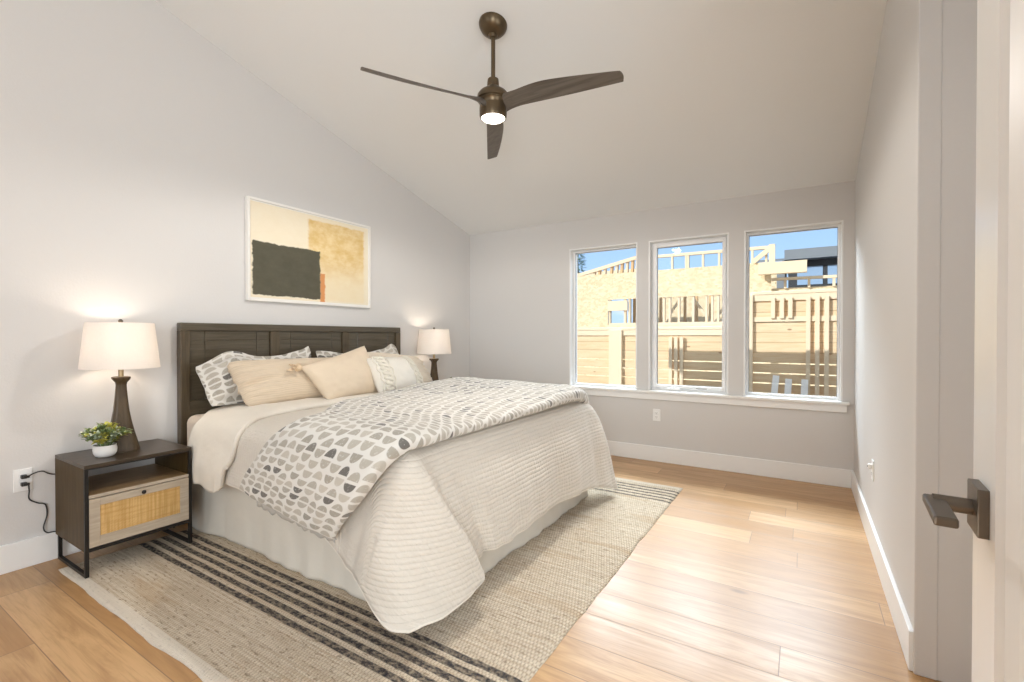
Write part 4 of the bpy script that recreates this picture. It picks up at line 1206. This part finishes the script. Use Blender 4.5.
def blade(az):
    """one blade: rooted on the housing, twisting from steep at the root to shallow at the tip"""
    rows = []
    L0, L1 = 0.062, 0.768
    K = 36
    for k in range(K + 1):
        f = k / K; r = L0 + (L1 - L0) * f
        # chord edges (leading +, trailing -) across the blade
        wl = 0.044 - 0.012 * f
        wt = 0.040 + 0.042 * math.sin(min(1, f / 0.42) * math.pi / 2) ** 1.4 - 0.040 * max(0, (f - 0.42) / 0.58) ** 1.5
        pitch = -(R(30 - 13 * f) if f > 0.15 else R(44 - (f / 0.15) * 15.95))
        zc_ = 2.572 - 0.030 * f - 0.004 * math.sin(f * math.pi)
        th = 0.013 * (1 - 0.45 * f) + 0.030 * math.exp(-f / 0.07)
        fair = math.exp(-f / 0.06); wl += 0.012 * fair; wt += 0.016 * fair; zc_ -= 0.008 * fair
        row = []
        prof = []
        for q in range(9): prof.append((1 - 2 * q / 8, 1))
        for q in range(1, 8): prof.append((-1 + 2 * q / 8, -1))
        for s, side in prof:
            y = s * (wl if s > 0 else wt)
            h = side * th * 0.5 * math.sqrt(max(0, 1 - s * s)) + 0.004 * (1 - s * s)
            tipr = 0.0
            if f > 0.96: tipr = -0.010 * ((f - 0.96) / 0.04) * (s * s) * 0.8
            yy = y * math.cos(pitch) - h * math.sin(pitch); zz = y * math.sin(pitch) + h * math.cos(pitch)
            row.append(Vector((r + tipr, yy, zz + zc_)))
        rows.append(row)
    b = MB(); rz = Matrix.Rotation(az, 3, 'Z')
    rows = [[rz @ p + Vector((FX, FY, 0)) for p in r] for r in rows]
    V = b.grid(rows, closed_u=True)
    b.bm.faces.new(list(reversed(V[0]))); b.bm.faces.new(V[-1])
    o = b.build('blade', M['fan_blade'], fan, True, angle=60)
FAZ = 0.087
for k in range(3): blade(FAZ + k * 2 * math.pi / 3)
l = bpy.data.lights.new('fan_light', 'SPOT'); l.energy = 60; l.color = (1.0, 0.955, 0.90); l.shadow_soft_size = 0.06; l.spot_size = R(176); l.spot_blend = 0.25
o = bpy.data.objects.new('fan_light', l); COL.objects.link(o); o.location = (FX, FY, 2.466)

# ------------------------------------------------------------------ outside
b = MB(); b.box(-40, 40, -30, 60, -0.60, -0.50)
struct(b.build('ground', M['dirt']), 'bare building-site ground', 'ground')
FYY = 7.60
def fence(name, x0, x1, ztop, label, posts, pickets, rails, gapz):
    t = thing(name, label, 'fence', ((x0 + x1) / 2, FYY, -0.5), 'timber fences outside')
    b = MB(); z = -0.45
    while z < ztop - 0.12:
        h = 0.139 if z < gapz else 0.1425
        b.box(x0, x1, FYY, FYY + 0.02, z, min(z + (0.125 if z + 0.1 < gapz else 0.1415), ztop - 0.03)); z += 0.143
    o_ = b.build('boards', M['fence'], t, origin=((x0 + x1) / 2, FYY, 0))
    b = MB(); b.box(x0, x1, FYY - 0.035, FYY + 0.10, ztop - 0.03, ztop + 0.012, 0.003); b.box(x0, x1, FYY - 0.025, FYY + 0.0, ztop - 0.12, ztop - 0.03); b.build('cap_rail', M['lumber'], t)
    for z in rails:
        b = MB(); b.box(x0, x1, FYY - 0.03, FYY - 0.001, z - 0.035, z + 0.035); b.build('rail', M['lumber'], t)
    for px, w in posts:
        b = MB(); b.box(px - w / 2, px + w / 2, FYY - 0.06, FYY - 0.002, -0.5, ztop - 0.031, 0.003); b.build('post', M['lumber'], t)
    for px, z0, z1 in pickets:
        b = MB(); b.box(px - 0.026, px + 0.026, FYY - 0.062, FYY - 0.032, z0, z1, 0.002); b.build('picket', M['lumber'], t)
fence('timber_fence', -5.2, -0.72, 1.345, 'lower stretch of raw timber fence behind the left and middle windows', [(-2.66, 0.22), (-4.6, 0.2)],
      [(-1.765, -0.45, 1.20), (-1.683, -0.45, 1.20), (-1.60, -0.45, 1.20)], [], 0.9)
fence('timber_fence', -0.71, 2.6, 1.83, 'taller stretch of raw timber fence behind the right window', [(-0.655, 0.075), (1.8, 0.1)],
      [(-0.365, 1.46, 1.75), (-0.255, 1.46, 1.75), (-0.155, 1.46, 1.75), (0.055, -0.45, 1.75), (0.16, -0.45, 1.75), (0.265, -0.45, 1.75)], [1.45], 0.9)
# offcuts leaning on the fence foot
for k, (xa, xb, zt) in enumerate([(-0.42, -0.32, 0.66), (-0.22, -0.17, 0.62), (-0.02, 0.02, 0.62)]):
    b = MB(); p0, p1 = Vector((xa, FYY - 0.42, -0.5)), Vector((xb, FYY - 0.075, zt))
    d = (p1 - p0); ln = d.length / 2; d.normalize(); s = d.cross(Vector((0, -1, 0))).normalized()
    b.obox((p0 + p1) / 2, d, s, d.cross(s), ln, 0.04, 0.008)
    tag(b.build('leaning_board', M['vinyl'], None), ['white trim board leaning left against the taller fence', 'white trim board propped in the middle of three against the taller fence',
        'white trim board standing most upright against the taller fence'][k], 'board', 'white boards leaning on the fence')

# timber-framed house under construction
Y = 12.0
hs = thing('framed_house', 'unfinished timber-framed house sheathed in strand board beyond the fence', 'house', (-2.8, Y, -0.5))
b = MB()
b.box(-8.0, -4.43, Y, Y + 0.03, -0.5, 2.88); b.box(-4.43, -0.62, Y, Y + 0.03, 2.19, 2.88); b.box(-4.43, -0.62, Y, Y + 0.03, -0.5, 1.50)
b.build('sheathing', M['osb'], hs)
b = MB(); b.box(-4.43, -0.62, Y + 2.6, Y + 2.63, -0.5, 3.0); b.build('inner_sheathing', M['osb'], hs)
def stick(p0, p1, w, d, mk, name='stud'):
    b = MB(); p0, p1 = Vector(p0), Vector(p1); v = p1 - p0; ln = v.length / 2; v.normalize()
    yv = Vector((0, 1, 0)); s = v.cross(yv).normalized()
    b.obox((p0 + p1) / 2, v, s, yv, ln, w / 2, d / 2); b.build(name, M[mk], hs)
for x in (-4.40, -3.98, -3.86, -3.55, -3.2, -2.98, -2.84, -2.62, -2.28, -1.98, -1.85, -1.72, -1.30, -1.12, -0.95, -0.70):
    stick((x, Y + 0.08, 1.5), (x, Y + 0.08, 2.19), 0.05, 0.1, 'lumber')
for x in (-4.28, -4.15, -4.02, -3.4, -2.75, -2.45, -2.1, -1.6, -1.4, -1.0):
    stick((x, Y + 1.4, 1.2), (x, Y + 1.4, 2.5), 0.06, 0.1, 'lumber_d')
stick((-4.43, Y + 0.0, 2.02), (-3.9, Y + 0.0, 2.02), 0.26, 0.06, 'lumber', 'header')
for p, q in (((-3.1, 1.55), (-2.7, 2.15)), ((-2.35, 2.15), (-1.95, 1.55)), ((-1.9, 1.6), (-1.5, 2.1)), ((-1.35, 2.1), (-1.0, 1.6))):
    stick((p[0], Y + 0.5, p[1]), (q[0], Y + 0.5, q[1]), 0.06, 0.05, 'lumber', 'brace')
stick((-4.43, Y + 0.07, 1.53), (-0.62, Y + 0.07, 1.53), 0.07, 0.1, 'lumber', 'plate')
# rail of short studs above the sheathing
stick((-3.66, Y + 0.06, 3.235), (-0.55, Y + 0.06, 3.215), 0.07, 0.1, 'lumber', 'top_plate')
for x in (-2.78, -2.45, -2.40, -2.06, -1.70, -1.35, -1.0, -0.72):
    stick((x, Y + 0.06, 2.88), (x, Y + 0.06, 3.2), 0.045, 0.09, 'lumber')
# sloping roof edge with cripple studs below it
stick((-5.6, Y + 0.02, 2.83), (-3.55, Y + 0.02, 3.275), 0.09, 0.06, 'lumber', 'fascia')
for k, x in enumerate((-4.85, -4.70, -4.55, -4.36, -4.22, -4.08, -3.94, -3.80, -3.68)):
    stick((x, Y + 0.08, 2.88), (x + 0.02, Y + 0.08, 2.88 + 0.217 * (x + 5.45)), 0.06, 0.1, 'lumber_d' if k % 2 else 'lumber')
b = MB(); b.box(-5.2, -3.6, Y + 0.7, Y + 0.73, 2.6, 2.93); b.build('soffit_board', M['lumber_d'], hs)
b = MB(); b.box(-7.5, -4.6, Y + 3, Y + 3.1, 3.30, 3.40); b.build('ridge_board', M['lumber'], hs)
# corner of the upper wall and a projecting beam
stick((-0.98, Y - 0.02, 2.90), (-0.62, Y - 0.02, 3.20), 0.10, 0.06, 'lumber', 'rafter')
stick((-0.60, Y - 0.03, 2.86), (-0.60, Y - 0.03, 3.26), 0.12, 0.12, 'lumber', 'corner_post')
b = MB(); b.box(-0.86, 0.06, Y - 0.30, Y - 0.15, 2.575, 2.83, 0.004); b.build('beam', M['lumber'], hs)
b = MB(); b.box(-0.62, 3.4, Y + 0.2, Y + 0.23, -0.5, 2.30); b.build('low_wall', M['osb'], hs)
stick((-0.62, Y + 0.15, 2.50), (3.4, Y + 0.15, 2.47), 0.06, 0.08, 'lumber', 'rail')
for x in (-0.35, 0.1, 0.55, 1.0, 1.6): stick((x, Y + 0.16, 2.28), (x, Y + 0.16, 2.48), 0.05, 0.06, 'lumber')

# finished house far behind
Y = 25.0
h2 = thing('distant_house', 'finished dark slate house with blue reflecting windows far behind the fence', 'house', (2.2, Y, -0.5))
b = MB(); b.box(-0.74, 6.5, Y - 0.6, Y + 6, 4.66, 5.10); b.build('roof_fascia', M['slate'], h2)
b = MB(); b.box(-0.6, 6.4, Y, Y + 5.8, -0.5, 4.66); b.build('wall', M['house_dark'], h2)
b = MB(); b.box(-1.95, -0.74, Y + 0.3, Y + 3, -0.5, 4.86); b.build('wing', M['slate'], h2)
for x0, x1 in ((-0.25, 0.72), (0.9, 2.1), (2.3, 3.6)):
    b = MB(); b.box(x0, x1, Y - 0.03, Y - 0.005, 3.55, 4.36); b.build('window', M['house_glass'], h2)
b = MB(); b.box(-1.85, -0.85, Y + 0.27, Y + 0.295, 4.5, 4.75); b.build('window', M['house_glass'], h2)

# conifer far left
def tree():
    t = thing('conifer_tree', 'blue-green tree top rising beyond the framed house in the left window', 'tree', (-7.75, 17.5, -0.5))
    c = Vector((-7.75, 17.5, -0.5))
    b = MB(); b.tube([c, c + Vector((0.03, 0, 2.4)), c + Vector((0, 0, 5.0))], [0.14, 0.1, 0.03], 8); b.build('trunk', M['bark'], t, True)
    random.seed(11); g = MB()
    for k in range(900):
        h = random.uniform(0.25, 1.0); a = random.uniform(0, 6.283); rr = (1.05 - h) * 1.15 * random.uniform(0.3, 1.0) + 0.05
        p = c + Vector((math.cos(a) * rr, math.sin(a) * rr, 5.1 * h + random.uniform(-.1, .1)))
        leaf_geo(g, p, Vector((math.cos(a), math.sin(a), random.uniform(-.3, .6))), random.uniform(.14, .28), .03, 0.3)
    g.build('crown', M['tree_leaf'], t)
tree()
